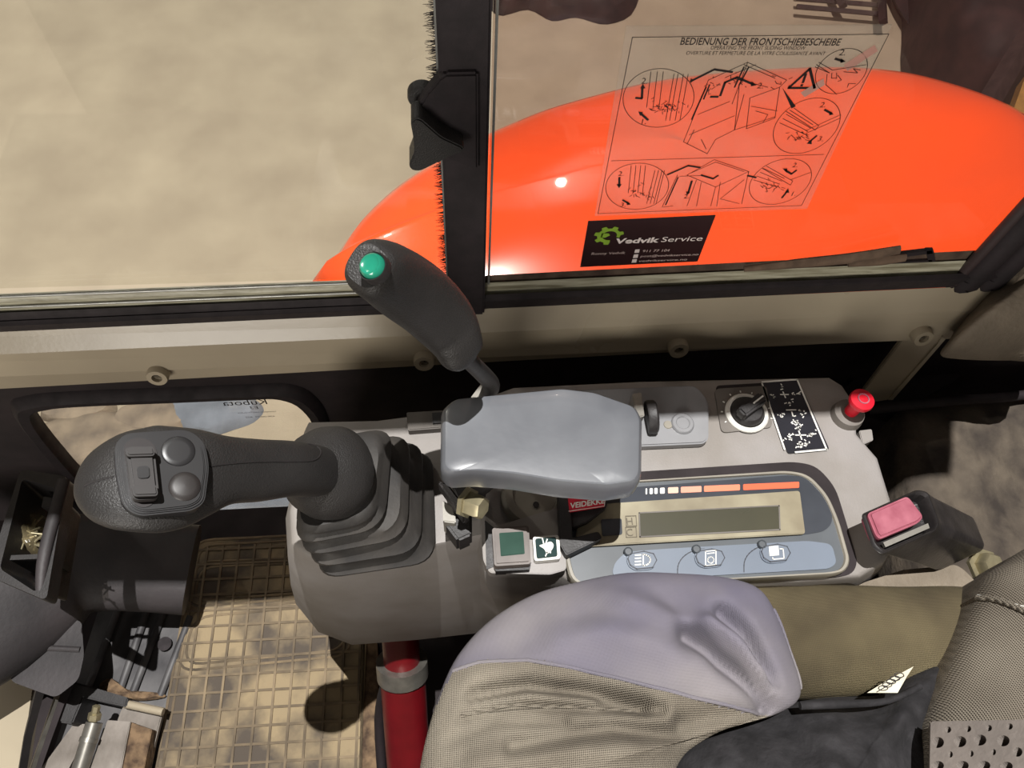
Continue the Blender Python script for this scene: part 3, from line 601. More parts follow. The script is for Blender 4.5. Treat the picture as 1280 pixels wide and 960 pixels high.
# dial
dl = plate('dial_base', [(893, 486), (958, 482), (966, 534), (902, 541)], ZT+.0022, .002, greyd, co, .006)
dc = P(933, 517, z=ZT+.002)
lathe('dial_ring', dc, (0, 0, 1), [(.0175, 0), (.0175, .0035), (.0205, .004), (.022, .002), (.022, 0)], white, co)
dk = lathe('dial_knob', dc, (0, 0, 1), [(0, .010), (.013, .010), (.015, .008), (.0175, .001), (.0175, -.001)], blackp, co)
kb = [dc+V((math.cos(t), math.sin(t), 0)).xyz for t in (0,)]
a_ = V((.78, .52, 0)).normalized(); b_ = V((-a_.y, a_.x, 0)); 
prism('pointer', [dc+V((0, 0, .009))+a_*s*.016+b_*t*.0055 for s, t in ((-1, -1), (1, -1), (1, 1), (-1, 1))], (0, 0, .013), blackp, dk, .002)
prism('pointer_line', [dc+V((0, 0, .0222))+a_*s+b_*t*.0008 for s, t in ((0, -1), (.014, -1), (.014, 1), (0, 1))], (0, 0, .0004), white, dk)
for i in range(9):
    t = math.radians(200-i*27); d_ = V((math.cos(t), math.sin(t), 0)); s_ = V((-d_.y, d_.x, 0))*.0005
    prism('tick', [dc+d_*.024-s_, dc+d_*.026-s_, dc+d_*.026+s_, dc+d_*.024+s_], (0, 0, .001), white, co)
# lever pattern sticker
ls = plate('pattern_label', [(953, 479), (998, 475), (1037, 562), (985, 567)], ZT+.0018, .0015, mat('label_black', (40, 40, 46), .25), co, .003)
Lb = lambda a, b, z=ZT+.0022: P(960+a/9.6, 470+b/9.6, z=z)
ql = [(-70, 70), (350, 42), (705, 880), (330, 915)]; q2 = [(200, 880), (-70, 90)]
lb = strokes_bm([[Lb(*p) for p in ql], [Lb(*p) for p in q2]], .0018, (0, 0, 1))
strokes_bm([[Lb(150, 222), Lb(245, 222)], [Lb(180, 190), Lb(210, 260)], [Lb(220, 408), Lb(335, 406)], [Lb(285, 430), Lb(300, 480)], [Lb(330, 708), Lb(455, 708)], [Lb(370, 660), Lb(405, 760)]], .0013, (0, 0, 1), lb)
for (cx_, cy_, n_) in ((165, 135, 4), (75, 240, 6), (325, 210, 6), (255, 315, 6), (160, 470, 7), (420, 455, 7), (320, 545, 12), (360, 610, 10), (250, 740, 12), (520, 700, 14), (430, 820, 14), (370, 850, 6)):
    for k in range(n_):
        x_ = cx_+rn.gauss(0, 26); y_ = cy_+rn.gauss(0, 18); strokes_bm([[Lb(x_, y_), Lb(x_+rn.uniform(-26, 26), y_+rn.uniform(-16, 16))]], .0011, (0, 0, 1), lb)
bmobj('label_print', lb, white, ls, 0)
# red pull knob
kc = P(1058, 520, z=ZT)
lathe('knob_collar', kc, (0, 0, 1), [(0, .010), (.010, .010), (.015, .008), (.0165, 0), (.0165, -.004)], greyd, co)
rk = lathe('stop_knob', kc, (.02, 0.0, 1), [(0, .008), (.0065, .008), (.007, .024), (.008, .027), (.0115, .030), (.0122, .033), (.0115, .036), (0, .0375)], redp, co); rk['label'] = 'red round pull knob'
lathe('knob_emblem', kc+V((.001, 0, .0366)), (.02, 0, 1), [(.0045, 0), (.0045, .0012), (.0058, .0012), (.0058, 0)], pink, rk, 20)
plate('rear_tab', [(1074, 538), (1090, 536), (1092, 550), (1078, 556)], ZT-.01, .02, greyc, co, .002, .001)
# display unit
ZD = ZT+.012
dout = [(700, 606), (985, 587), (1012, 592), (1036, 618), (1050, 650), (1064, 700), (1058, 714), (1040, 718), (740, 734), (714, 728), (706, 700)]
dsp = plate('display_gap', [(x_+(8 if x_ > 900 else -2), y_+(-10 if y_ < 650 else 3)) for x_, y_ in dout], ZT+.001, .002, pdark, co, .012)
O1 = rnd(pl(dout, z=ZD), .010); c_ = sum(O1, V())/len(O1)
def inset(r, d, dz): return [p+(c_-p).normalized()*d+V((0, 0, dz)) for p in r]
rimo = loft('display_rim', [dn(O1, .012), dn(O1, .002), inset(O1, .0015, 0), inset(O1, .004, 0), inset(O1, .005, -.003)], rim, co, cap=False)
face = prism('display_face', inset(O1, .0045, -.0025), (0, 0, -.006), panelc, co)
zf = ZD-.0022
plate('gauge_window', [(740, 613), (985, 594), (1008, 596), (1028, 612), (1040, 636), (1040, 655), (1030, 664), (1007, 668), (735, 684)], zf+.0008, .002, lens, co, .006)
lf = plate('lcd_frame', [(745, 630), (1000, 613), (1007, 667), (718, 684), (722, 655)], zf+.0045, .004, beige, co, .003, .0008)
plate('lcd_screen', [(799, 641), (974, 632), (975, 662), (800, 671)], zf+.0052, .001, lcd, co, .001)
fr_ = strokes_bm([[P(a, b, z=zf+.0054) for a, b in ((799, 641), (974, 632), (975, 662), (800, 671), (799, 641))]], .0012, (0, 0, 1)); bmobj('screen_border', fr_, greyd, co, 0)
plate('small_window', [(751, 649), (777, 648), (778, 668), (753, 670)], zf+.0054, .001, lens, co, .002)
for k, (s_, yy) in enumerate((('H', 656), ('C', 670))):
    a = P(783, yy, z=zf+.0054); text(s_, a, (1, .02, 0), (0, 1, 0), .0095, mat('moulded', (96, 86, 66), .5), co)
    bmobj('glyph_frame', strokes_bm([[P(x_, y_, z=zf+.0054) for x_, y_ in ((782, yy-11), (795, yy-11.5), (796, yy+1), (783, yy+1.5), (782, yy-11))]], .0006, (0, 0, 1)), MATS['moulded'], co, 0)
segs = ((807, 809, (225, 222, 214)), (812, 816, (225, 222, 214)), (818, 822, (225, 222, 214)), (825, 831, (226, 218, 210)), (835, 848, (226, 180, 160)), (851, 877, (228, 150, 126)), (880, 925, (232, 128, 96)), (929, 999, (235, 96, 60)))
for a, b, c3 in segs:
    ya = lambda x_: 614.5-(x_-806)*.043
    o_ = plate('scale_bar', [(a, ya(a)-4), (b, ya(b)-4), (b, ya(b)+3.5), (a, ya(a)+3.5)], zf+.0014, .0006, mat('scale_print', c3, .4, .02), co, .0012)
plate('button_panel', [(765, 718), (768, 704), (782, 690), (830, 686), (1010, 676), (1040, 680), (1046, 704), (1036, 711), (775, 726)], zf+.0012, .002, blue, co, .006)
arcs = []
for ax0, ay0 in ((768, 690), (847, 686), (930, 681)):
    arcs.append([P(ax0+34-34*math.cos(t*.157), ay0+26+0-26*math.sin(t*.157), z=zf+.0015) for t in range(11)]); arcs.append([P(ax0, ay0+26, z=zf+.0015), P(ax0, ay0+34, z=zf+.0015)])
mat('line_dark', (56, 58, 66), .5)
for k_ in (2, 4): bmobj('panel_line', strokes_bm(arcs[k_:k_+2], .0009, (0, 0, 1)), MATS['line_dark'], co, 0)
for i, (px, py) in enumerate(((803, 700), (888, 697), (970, 691))):
    key = plate('push_button', [(px-17, py-10), (px+2, py-13), (px+16, py-10), (px+20, py), (px+14, py+11), (px-8, py+13), (px-17, py+8), (px-20, py-2)], zf+.004, .004, blue, co, .005, .001); 
    bmobj('key_outline', strokes_bm([[P(px+a, py+b, z=zf+.0043) for a, b in ((-15, -8), (2, -11), (14, -8), (18, 0), (13, 9), (-7, 11), (-15, 6), (-18, -2), (-15, -8))]], .0008, (0, 0, 1)), MATS['line_dark'], key, 0)
    lathe('indicator_lamp', P(px-18, py-10, z=zf+.002), (0, 0, 1), [(0, .002), (.0028, .002), (.0038, .003), (.0042, 0)], panelc, key, 14)
    kbm = bmesh.new(); zz = zf+.0043
    if i == 0:
        strokes_bm([[P(px+1+9*math.cos(t*.314-1.57), py+7*math.sin(t*.314-1.57), z=zz) for t in range(11)]+[P(px+1, py-7, z=zz)]], .0012, (0, 0, 1), kbm)
        for k in range(4): strokes_bm([[P(px-9, py-6+4*k, z=zz), P(px-2, py-6.5+4*k, z=zz)]], .0012, (0, 0, 1), kbm)
    elif i == 1:
        strokes_bm([[P(px+a, py+b, z=zz) for a, b in ((-6, -8), (7, -9), (7, 9), (-6, 10), (-6, -8))], [P(px+.5+4*math.cos(t*.63), py+3+4*math.sin(t*.63), z=zz) for t in range(11)], [P(px-4, py-5, z=zz), P(px+5, py-6, z=zz)]], .0009, (0, 0, 1), kbm)
    else:
        kbm.faces.new([kbm.verts.new(P(px+a, py+b, z=zz)) for a, b in ((-9, -8), (3, -9), (4, 3), (-8, 4))])
        strokes_bm([[P(px+a, py+b, z=zz) for a, b in ((5, -5), (9, -5), (10, 7), (-4, 8), (-4, 6))]], .0009, (0, 0, 1), kbm)
    bmobj('symbol', kbm, white, key, 0)
# switch pod
plate('pod', [(600, 640), (624, 656), (698, 634), (706, 655), (708, 712), (688, 718), (612, 716), (604, 700)], ZT+.014, .014, greyc, co, .003, .0015)
plate('pod_recess', [(606, 650), (618, 660), (618, 708), (608, 712)], ZT+.015, .002, blackp, co, .001)
sw1 = plate('rocker_switch', [(615, 659), (661, 656), (664, 704), (618, 707)], ZT+.033, .02, mat('switch_taupe', (98, 88, 82), .45), co, .003, .002)
plate('switch_lens', [(624, 666), (654, 664), (656, 692), (626, 695)], ZT+.034, .003, dgreen, sw1, .001, .0005)
plate('switch_foot', [(617, 706), (664, 703), (662, 712), (620, 714)], ZT+.022, .012, blackp, sw1)
sw2 = plate('rabbit_switch', [(666, 670), (699, 668), (701, 698), (668, 701)], ZT+.024, .012, white, co, .003, .0012)
plate('switch_face', [(669, 673), (695, 671), (697, 695), (671, 698)], ZT+.0255, .002, teal, sw2, .002, .0005)
rb = bmesh.new(); zz = ZT+.026
rb.faces.new([rb.verts.new(p) for p in closed_spline([P(a, b, z=zz) for a, b in ((674, 682), (680, 680), (688, 677), (692, 681), (690, 687), (684, 692), (680, 686))], 3)])
strokes_bm([[P(680, 681, z=zz), P(678, 673, z=zz)], [P(682, 680, z=zz), P(684, 674, z=zz)], [P(684, 690, z=zz), P(682, 695, z=zz)], [P(688, 687, z=zz), P(688, 691, z=zz)]], .0011, (0, 0, 1), rb)
bmobj('rabbit_symbol', rb, white, sw2, 0)
# rounded cover with slotted recess above the switches
lathe('accessory_socket', P(668, 622, z=ZT+.002), (0, 0, 1), [(0, .006), (.020, .006), (.021, .010), (.028, .010), (.031, .006), (.032, 0)], rim, co)
lathe('socket_hole', P(670, 631, z=ZT+.009), (0, 0, 1), [(0, .001), (.003, .001), (.003, 0), (0, 0)], blk, co, 8)
# black bracket with sticker
plate('cable_guard', [(698, 612), (712, 610), (716, 672), (748, 664), (753, 672), (716, 690), (708, 694), (700, 680)], ZT+.026, .02, blackp, co, .002, .001)
plate('guard_plate', [(708, 612), (765, 608), (758, 634), (735, 652), (716, 660)], ZT+.022, .012, blackp, co, .002, .001)
vs = plate('name_sticker', [(710, 622), (758, 618), (756, 633), (712, 640)], ZT+.0275, .0012, mat('sticker_red', (206, 34, 56), .4), co, .001)
bmobj('sticker_border', strokes_bm([[P(a, b, z=ZT+.0278) for a, b in ((711, 639), (755.5, 632.5), (757, 619))]], .0006, (0, 0, 1)), white, vs, 0)
text('VEIDEKKE', P(713, 635.5, z=ZT+.0279), P(755, 629, z=ZT)-P(713, 635.5, z=ZT), (.12, 1, 0), .0072, white, vs, bold=.03)
# pivot hardware beside the boot
pv = thing('armrest_pivot', P(580, 640, z=.68), 'black and zinc pivot bracket with hex bolt under the wrist rest', 'bracket')
def lv(a, b, z): return P(a, b, z=z)
prism('black_link', [lv(546, 600, .715), lv(560, 604, .715), lv(588, 640, .69), lv(580, 648, .69)], (0, 0, -.02), blackp, pv, .002)
plate('zinc_block', [(553, 625), (568, 634), (570, 654), (554, 652)], .68, .03, zinc, pv, 0, .001)
plate('black_block', [(554, 652), (568, 636), (590, 640), (590, 668), (572, 676)], .672, .03, blackp, pv, 0, .002)
lathe('hex_bolt', P(584, 628, z=.705), (.8, -.5, .35), [(0, .016), (.009, .016), (.0105, .013), (.0105, .002), (.0135, .002), (.0135, -.002), (0, -.002)], brass, pv, 6)
tube('post', [P(600, 600, z=.64), P(620, 575, z=.738)], .014, blackp, pv, 16)
plate('foot', [(560, 590), (605, 580), (608, 612), (575, 625)], ZT+.02, .02, blackp, pv, .002, .001)
# rear mounting block behind wrist rest
plate('rear_block', [(508, 515), (560, 512), (562, 534), (510, 538)], ZT+.01, .03, greyd, co, .002, .001)
plate('rear_block_clip', [(540, 516), (556, 515), (557, 528), (541, 529)], ZT+.013, .004, blackp, co)

# ------------------------------------------------------------------ joystick
js = thing('joystick', P(475, 630, z=.62), 'dark rubber joystick grip with rocker and two round buttons pointing left', 'joystick')
lev = []
data = [(.632, (396, 725), (545, 703), (541, 562)), (.655, (385, 712), (527, 690), (529, 550)), (.678, (374, 698), (510, 673), (513, 541)), (.70, (366, 684), (481, 661), (492, 533))]
rings = []
def quad(z, LB, RB, RT_, ins=0.):
    a, b, c3 = P(*LB, z=z), P(*RB, z=z), P(*RT_, z=z); d_ = a+c3-b; cen_ = (a+b+c3+d_)/4
    q = [cen_+(p-cen_)*(1-ins) for p in (a, b, c3, d_)]; return rnd(q, .022, 6)
z, LB, RB, RT_ = data[0]
rings.append(quad(.612, LB, RB, RT_, .0))
for z, LB, RB, RT_ in data:
    rings.append(quad(z-.006, LB, RB, RT_, .02)); rings.append(quad(z-.001, LB, RB, RT_, .0)); rings.append(quad(z+.004, LB, RB, RT_, .015)); rings.append(quad(z+.008, LB, RB, RT_, .12)); rings.append(quad(z+.013, LB, RB, RT_, .17))
rings[-1] = quad(.718, (366, 672), (470, 652), (482, 535), .0); rings[-2] = quad(.708, (368, 676), (474, 656), (488, 533), .03)
rings.append(quad(.724, (366, 668), (466, 645), (480, 540), .06))
loft('bellows_boot', rings, bootm, js, smooth=50)
ax = V((-.42, -.30, .80)).normalized()
dc2 = P(405, 591, z=.742); s_ = depth(dc2)/F
lathe('skirt', dc2, ax, [(.02, -.030), (53*s_, -.020), (60*s_, -.012), (58*s_, .000), (50*s_, .013), (38*s_, .024), (30*s_, .034), (26*s_, .045), (0, .048)], grip, js, 40, 60)
def gs(px, py, z, hw, th): p = P(px, py, z=z); s = depth(p)/F; return (*p, hw*s, th*s)
G = [gs(408, 590, .755, 30, 26), gs(385, 588, .775, 33, 30), gs(360, 586, .795, 35, 30), gs(322, 588, .815, 39, 30), gs(283, 588, .835, 43, 30), gs(248, 591, .85, 56, 30), gs(209, 597, .862, 67, 31), gs(178, 598, .868, 68, 31), gs(146, 598, .868, 62, 30), gs(124, 598, .866, 48, 26), gs(110, 598, .864, 30, 19), gs(104, 598, .863, 8, 6)]
gbody = sweep('grip_body', G, grip, js, side=(.15, 1, 0), n=40, k=5, expo=2.3)
# surface frame of the head: plane tangent facing the camera side
hc = V(G[6][:3]).lerp(V(G[7][:3]), .3); T_ = (V(G[5][:3])-V(G[8][:3])).normalized(); A_ = V((.15, 1, 0)); A_ = (A_-T_*A_.dot(T_)).normalized(); N_ = T_.cross(A_); N_ = N_ if N_.z > 0 else -N_
hs = depth(hc)/F; hz = 32.5*hs
def onhead(px, py, lift=0.):                                # ray / plane intersection with the head's face plane
    v = RW @ V((px-640, py-480, F)); o = V((0, 0, CH)); pp = hc+N_*(hz+lift); t = (pp-o).dot(N_)/v.dot(N_); return o+v*t
def hplate(name, pxs, lift, th, m, par, r=0, bev=0): return prism(name, rnd([onhead(a, b, lift) for a, b in pxs], r) if r else [onhead(a, b, lift) for a, b in pxs], -N_*th, m, par, bev)
hplate('face_rim', [(143, 556), (156, 541), (236, 536), (256, 552), (262, 582), (256, 628), (240, 638), (172, 645), (153, 632), (145, 592)], .0012, .012, gripd, js, .006, .001)
fp_ = hplate('face_panel', [(148, 558), (160, 545), (234, 540), (252, 555), (257, 584), (251, 625), (237, 633), (176, 640), (158, 628), (150, 592)], .0030, .008, gripd, js, .006, .0008)
hplate('rocker_well', [(154, 556), (166, 547), (184, 548), (196, 560), (199, 622), (186, 634), (172, 634), (163, 622)], .0036, .002, blk, js, .004)
smoothp = mat('rocker_plastic', (46, 42, 41), .45, .1, 30)
rk_ = hplate('rocker', [(157, 557), (193, 557), (200, 622), (166, 624)], .0115, .009, smoothp, js, .004, .0018)
hplate('rocker_ridge', [(156, 559), (192, 557), (194, 569), (158, 570)], .0145, .004, smoothp, rk_, .002, .001)
hplate('rocker_ridge', [(164, 606), (196, 605), (198, 619), (167, 620)], .0145, .004, smoothp, rk_, .002, .001)
hplate('rocker_centre', [(171, 583), (186, 582), (187, 597), (172, 598)], .0125, .002, gripd, rk_, .002)
for (px, py, r_) in ((223, 564, 21), (231, 608, 20)):
    c3 = onhead(px, py, .003); q_ = r_*depth(c3)/F
    lathe('thumb_button', c3, N_, [(0, .0022 if py > 580 else .0006), (q_*.6, .0019 if py > 580 else .0006), (q_*.88, .001 if py > 580 else .0005), (q_*.95, .0), (q_, -.001)], MATS['rocker_plastic'] if py > 580 else gripd, js, 32, 60)
# parting line along the grip, laid on its surface
_bv = {}
def onobj(o, px, py, lift=0.):
    if o.name not in _bv:
        off = V(); q = o
        while q is not None: off += q.location; q = q.parent
        _bv[o.name] = BVHTree.FromPolygons([v_.co+off for v_ in o.data.vertices], [tuple(p.vertices) for p in o.data.polygons])
    v = (RW @ V((px-640, py-480, F))).normalized(); h = _bv[o.name].ray_cast(V((0, 0, CH)), v)[0]
    return None if h is None else h-v*lift
for ln in ([(105, 608), (112, 604), (122, 601), (132, 598), (142, 596)], [(263, 583), (285, 580), (310, 578), (340, 577), (370, 577), (390, 576), (399, 571), (401, 564), (396, 558), (385, 555)]):
    q_ = [onobj(gbody, a, b, .0002) for a, b in ln]; q_ = [p for p in q_ if p]
    sweep('parting_line', [(*p, .0006, .0006) for p in q_], blackp, js, side=(0, 0, 1), n=6, k=2)

# ------------------------------------------------------------------ lever with green button
bl = thing('green_button_lever', P(610, 490, z=.66), 'black handle lever with a green push button on its tip', 'lever')
H_ = [gs(582, 452, .845, 16, 12), gs(577, 444, .850, 27, 20), gs(571, 428, .858, 32, 27), gs(558, 406, .870, 38, 32), gs(535, 381, .890, 42, 36), gs(508, 360, .912, 44, 38), gs(487, 346, .930, 42, 38), gs(470, 338, .945, 38, 35), gs(463, 334, .952, 33, 31), gs(459, 332, .956, 26, 25)]
sweep('handle', H_, grip, bl, side=(.62, .72, .3), n=32, k=5, expo=2.7)
bc = P(463, 331, z=.968); vn = (V((0, 0, CH))-bc).normalized(); bn = (V((-.35, -.25, .9))).normalized(); q_ = depth(bc)/F
lathe('button_bezel', bc-bn*.004, bn, [(17.5*q_, -.004), (17.5*q_, .002), (19*q_, .0025), (20*q_, .001), (20*q_, -.004)], blackp, bl)
o_ = lathe('push_button', bc-bn*.004, bn, [(0, .0045), (9*q_, .004), (13*q_, .0052), (16*q_, .004), (17.3*q_, .001), (17.3*q_, -.003)], green, bl, 32, 60); o_['label'] = 'green push button'
sweep('rod', [gs(580, 445, .845, 11, 11), gs(598, 462, .80, 11, 11), gs(612, 477, .76, 11, 11), gs(613, 486, .74, 11, 11), gs(605, 500, .70, 10, 8), gs(590, 530, .64, 10, 7)], blackp, bl, side=(0, 1, 0), n=16, k=4)
plate('flat_lever', [(602, 478), (607, 492), (596, 498), (588, 497)], .70, .004, zinc, bl, 0, .001)

# ------------------------------------------------------------------ wrist rest
wrst = thing('wrist_rest', P(675, 555, z=.8), 'smooth grey plastic wrist rest pad over the console', 'wrist rest')
wo = [(551, 512), (566, 499), (640, 492), (703, 486), (745, 491), (796, 509), (804, 524), (803, 596), (796, 606), (762, 611), (700, 606), (640, 596), (590, 592), (560, 594), (550, 586)]
W1 = rnd(pl(wo, z=.765), .0045, 4); wc = sum(W1, V())/len(W1)
sc = lambda s, dz: [wc+(p-wc)*s+V((0, 0, dz-wc.z+wc.z)) for p in W1]
loft('pad', [sc(.90, -.028), sc(.985, -.027), sc(1.0, -.022), sc(1.0, -.006), sc(.992, -.002), sc(.975, .0015), sc(.95, .0035), sc(.92, .0042), sc(.70, .0046), sc(.3, .0046)], padm, wrst, smooth=28)

# ------------------------------------------------------------------ rear carpet, hose, trim
cp = thing('carpeted_ledge', P(1180, 600, z=.4), 'worn brown-grey carpet ledge behind the buckle at the right', 'carpet')
co_ = dense([V((p.x, min(p.y, .455), p.z)) for p in [P(a, b, z=.42) for a, b in ((1135, 640), (1125, 512), (1290, 440), (1400, 440), (1440, 760), (1165, 780))]], .012)
bmobj('carpet_sheet', puff_bm(co_, .42, .01, .03, 26, skirt=[(1, -.1)], wr=lambda p: .008*noise.noise(p*9)+.004*noise.noise(p*30)+.004*noise.noise(V((p.x*90, p.y*14, 0)))*min(1, max(0, (p.x-.52)*10))), carpet, cp, 60)
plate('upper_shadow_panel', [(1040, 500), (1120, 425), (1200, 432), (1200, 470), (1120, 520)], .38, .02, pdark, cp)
hs_ = tag(tube('black_hose', [P(1085, 512, z=.44), P(1140, 506, z=.45), P(1200, 500, z=.45), P(1250, 497, z=.45), P(1330, 488, z=.44)], .0065, seal, None, 14), 'black rubber hose lying across the carpet ledge', 'hose')
tf = thing('corner_trim', P(1250, 390, z=.65), 'beige textured vinyl corner trim at the right below the window', 'trim')
t_o = closed_spline([P(a, b, z=.62) for a, b in ((1232, 345), (1268, 318), (1310, 285), (1360, 330), (1360, 430), (1285, 434), (1215, 432), (1192, 425), (1208, 400))], 5)
bmobj('trim_skin', puff_bm(t_o, .66, .04, .06, 10, skirt=[(.98, -.03)], wr=lambda p: .008*noise.noise(p*25)), trimf, tf, 60)

# ------------------------------------------------------------------ seat belt buckle
bk = thing('seat_belt_buckle', P(1160, 665, z=.6), 'black seat belt buckle with a faded pink release button', 'buckle')
zb = .66
top_o = [(1076, 643), (1146, 612), (1160, 615), (1175, 655), (1170, 664), (1102, 694), (1090, 684)]
ro = rnd(pl(top_o, z=zb), .004); c_ = sum(ro, V())/len(ro)
sh = P(1196, 680, z=.585)-P(1128, 652, z=zb)
rings_ = [[c_+(p-c_)*.80-V((0, 0, .012)) for p in ro], [c_+(p-c_)*.86 for p in ro], [c_+(p-c_)*.93+V((0, 0, .002)) for p in ro], [c_+(p-c_)*.98+V((0, 0, .001)) for p in ro], ro, [c_+(p-c_)*.97+sh*.08 for p in ro], [c_+(p-c_)*.95+sh*.15 for p in ro], [c_+(p-c_)*.92+sh*.9 for p in ro], [c_+(p-c_)*.85+sh*.97 for p in ro], [c_+(p-c_)*.7+sh*1.0 for p in ro]]
loft('housing', rings_, mat('gloss_black_plastic', (46, 43, 43), .3, .2, 60, .1, 300), bk, smooth=40)
rbq = rnd(pl([(1085, 641), (1136, 619), (1156, 645), (1149, 653), (1101, 673), (1096, 668)], z=zb+.006), .004)
prism('release_button', rbq, (0, 0, -.018), pink, bk, .003, 3)['label'] = 'faded pink release button'
plate('latch_slot', [(1104, 678), (1160, 654), (1162, 660), (1107, 684)], zb-.001, .004, zinc, bk)
# belt flap
fl = thing('vinyl_flap', P(1150, 720, z=.55), 'grey-brown vinyl flap between the console and the olive belt', 'flap')
plate('flap', [(1055, 742), (1080, 728), (1130, 712), (1195, 706), (1205, 712), (1218, 725), (1222, 732), (1190, 736)], .585, .006, trimf, fl, .003, .001)
an = thing('belt_anchor', P(1235, 712, z=.55), 'brown-grey hex anchor bolt beside the seat backrest', 'bolt')
lathe('bolt_head', P(1232, 708, z=.57), (.2, -.2, 1), [(0, .012), (.011, .012), (.013, .009), (.013, 0), (.019, 0), (.019, -.004), (0, -.004)], brass, an, 6)

# ------------------------------------------------------------------ seat
se = thing('operator_seat', P(850, 900, z=.4), 'worn grey fabric operator seat with a draped cover at the bottom', 'seat')
outl = [(505, 1060), (522, 975), (532, 925), (548, 872), (572, 820), (612, 776), (665, 744), (720, 728), (785, 716), (850, 717), (905, 722), (945, 735), (966, 762), (984, 808), (1000, 866), (972, 892), (925, 905), (880, 925), (845, 960), (820, 1060), (680, 1100)]
so = dense(closed_spline([P(a, b, z=.635) for a, b in outl], 6), .006)
def gauss2(p, a, b, w_):                                    # distance of p to segment a-b in plan
    ab = (b-a); t = max(0, min(1, (p-a).dot(ab)/ab.dot(ab))); return math.exp(-((p-(a+ab*t)).length/w_)**2)
folds = []
def fold(pp, amp, wd): folds.append(([V((q.x, q.y, 0)) for q in [P(a, b, z=.665) for a, b in pp]], amp*1.5, wd*1.0))
fold([(860, 795), (900, 830), (960, 875)], -.016, .008); fold([(905, 765), (935, 800), (965, 850)], -.014, .007); fold([(880, 780), (920, 815), (965, 862)], .010, .007)
fold([(590, 868), (660, 858), (730, 868), (800, 885)], -.013, .006); fold([(580, 893), (640, 882), (740, 888), (820, 890)], -.008, .005); fold([(590, 880), (660, 870), (740, 880)], .006, .006)
fold([(560, 925), (620, 900), (700, 905)], -.005, .005); fold([(850, 905), (920, 895), (985, 890)], -.012, .008); fold([(760, 735), (800, 760), (850, 780)], .006, .012); fold([(600, 950), (700, 935), (850, 945)], .008, .012)
fold([(640, 935), (760, 915), (860, 925), (930, 915)], -.010, .007); fold([(830, 740), (850, 770), (850, 800)], -.005, .01); fold([(700, 800), (760, 790), (830, 815)], .006, .015)
def cloth(p):
    q = V((p.x, p.y, 0)); z = .009*noise.noise(p*11)+.0035*noise.noise(V((p.x*18+p.y*20, p.y*44-p.x*20, 0)))+.0018*noise.noise(p*45)
    for pts, amp, wd in folds:
        z += amp*max(gauss2(q, a, b, wd) for a, b in zip(pts, pts[1:]))
    return z
sbm = puff_bm(so, .665, .03, .075, 70, wr=cloth, skirt=[(.985, -.02), (.95, -.10)], centre=P(740, 960, z=.635))
# split by the seam into side panel (upper) and mesh panel
seam_px = [(470, 905), (545, 872), (566, 832), (600, 824), (660, 824), (720, 838), (790, 857), (860, 874), (930, 887), (1005, 893), (1100, 900)]
seam = [P(a, b, z=.67) for a, b in seam_px]
def seam_y(x):
    for a, b in zip(seam, seam[1:]):
        if a.x <= x <= b.x: return a.y+(b.y-a.y)*(x-a.x)/(b.x-a.x)
    return seam[0].y if x < seam[0].x else seam[-1].y
other = sbm.copy()
bmesh.ops.delete(sbm, geom=[f for f in sbm.faces if f.calc_center_median().y < seam_y(f.calc_center_median().x)], context='FACES')
bmesh.ops.delete(other, geom=[f for f in other.faces if f.calc_center_median().y >= seam_y(f.calc_center_median().x)], context='FACES')
from mathutils.bvhtree import BVHTree
full = sbm.copy(); bvA = BVHTree.FromBMesh(full); bvB = BVHTree.FromBMesh(other)
def surf(x, y):
    h = [b_.ray_cast(V((x, y, 1.2)), V((0, 0, -1)))[0] for b_ in (bvA, bvB)]; h = [q.z for q in h if q]; return max(h) if h else .64
ca = bmobj('side_cover', sbm, clothp, se, 180); ca['label'] = 'purplish grey smooth side cloth'
cb = bmobj('mesh_cover', other, mesht, se, 180); cb['label'] = 'beige knitted mesh cloth'
full.free()
def seamline(name, pxs, r, m, par, z=.67, lift=0.):
    pts = []
    for a, b in zip(pxs, pxs[1:]):
        for k in range(6):
            q = P(a[0]+(b[0]-a[0])*k/6, a[1]+(b[1]-a[1])*k/6, z=z); pts.append(V((q.x, q.y, surf(q.x, q.y)+lift)))
    return sweep(name, [(*p, r, r) for p in pts], m, par, side=(0, 0, 1), n=8, k=1)
seamline('seam', seam_px[2:-3]+[(930, 885), (968, 889)], .0016, clothp, se, lift=-.0002)
seamline('seam', [(575, 893), (640, 880), (740, 886), (800, 889)], .0011, mesht, se)
seamline('stitching', [(610, 888), (670, 884), (750, 886)], .0004, mesht, se, lift=.001)
hem = [(963, 764), (974, 786), (983, 810), (993, 838), (1000, 866)]
seamline('hem', hem, .0016, clothp, se, z=.637, lift=.0)
# side bolster with olive fabric
def bs(px, py, z, hw, th): return gs(px, py, z, hw, th)
sweep('bolster', [bs(900, 806, .58, 68, 44), bs(960, 803, .585, 68, 50), (*bs(1050, 800, .585, 67, 52),), bs(1140, 797, .585, 62, 50), bs(1200, 792, .58, 58, 44), bs(1240, 788, .57, 50, 24)], olive, se, side=(.0, 1, .15), n=32, k=5)['label'] = 'olive brown side bolster'
ib_ = dense(closed_spline([P(a, b, z=.60) for a, b in ((790, 1080), (830, 965), (880, 915), (950, 888), (1030, 872), (1100, 868), (1140, 842), (1175, 835), (1180, 900), (1180, 1080))], 5), .008)  # left end reaches over the cover, black cloth in place of shade there
bmobj('torn_cushion', puff_bm(ib_, .645, .018, .03, 30, skirt=[(1, -.06)], wr=lambda p: .012*noise.noise(p*22)+.006*noise.noise(p*60)), blackc, se, 60)['label'] = 'black worn lumpy cushion core, its left end standing for shade on the cover'
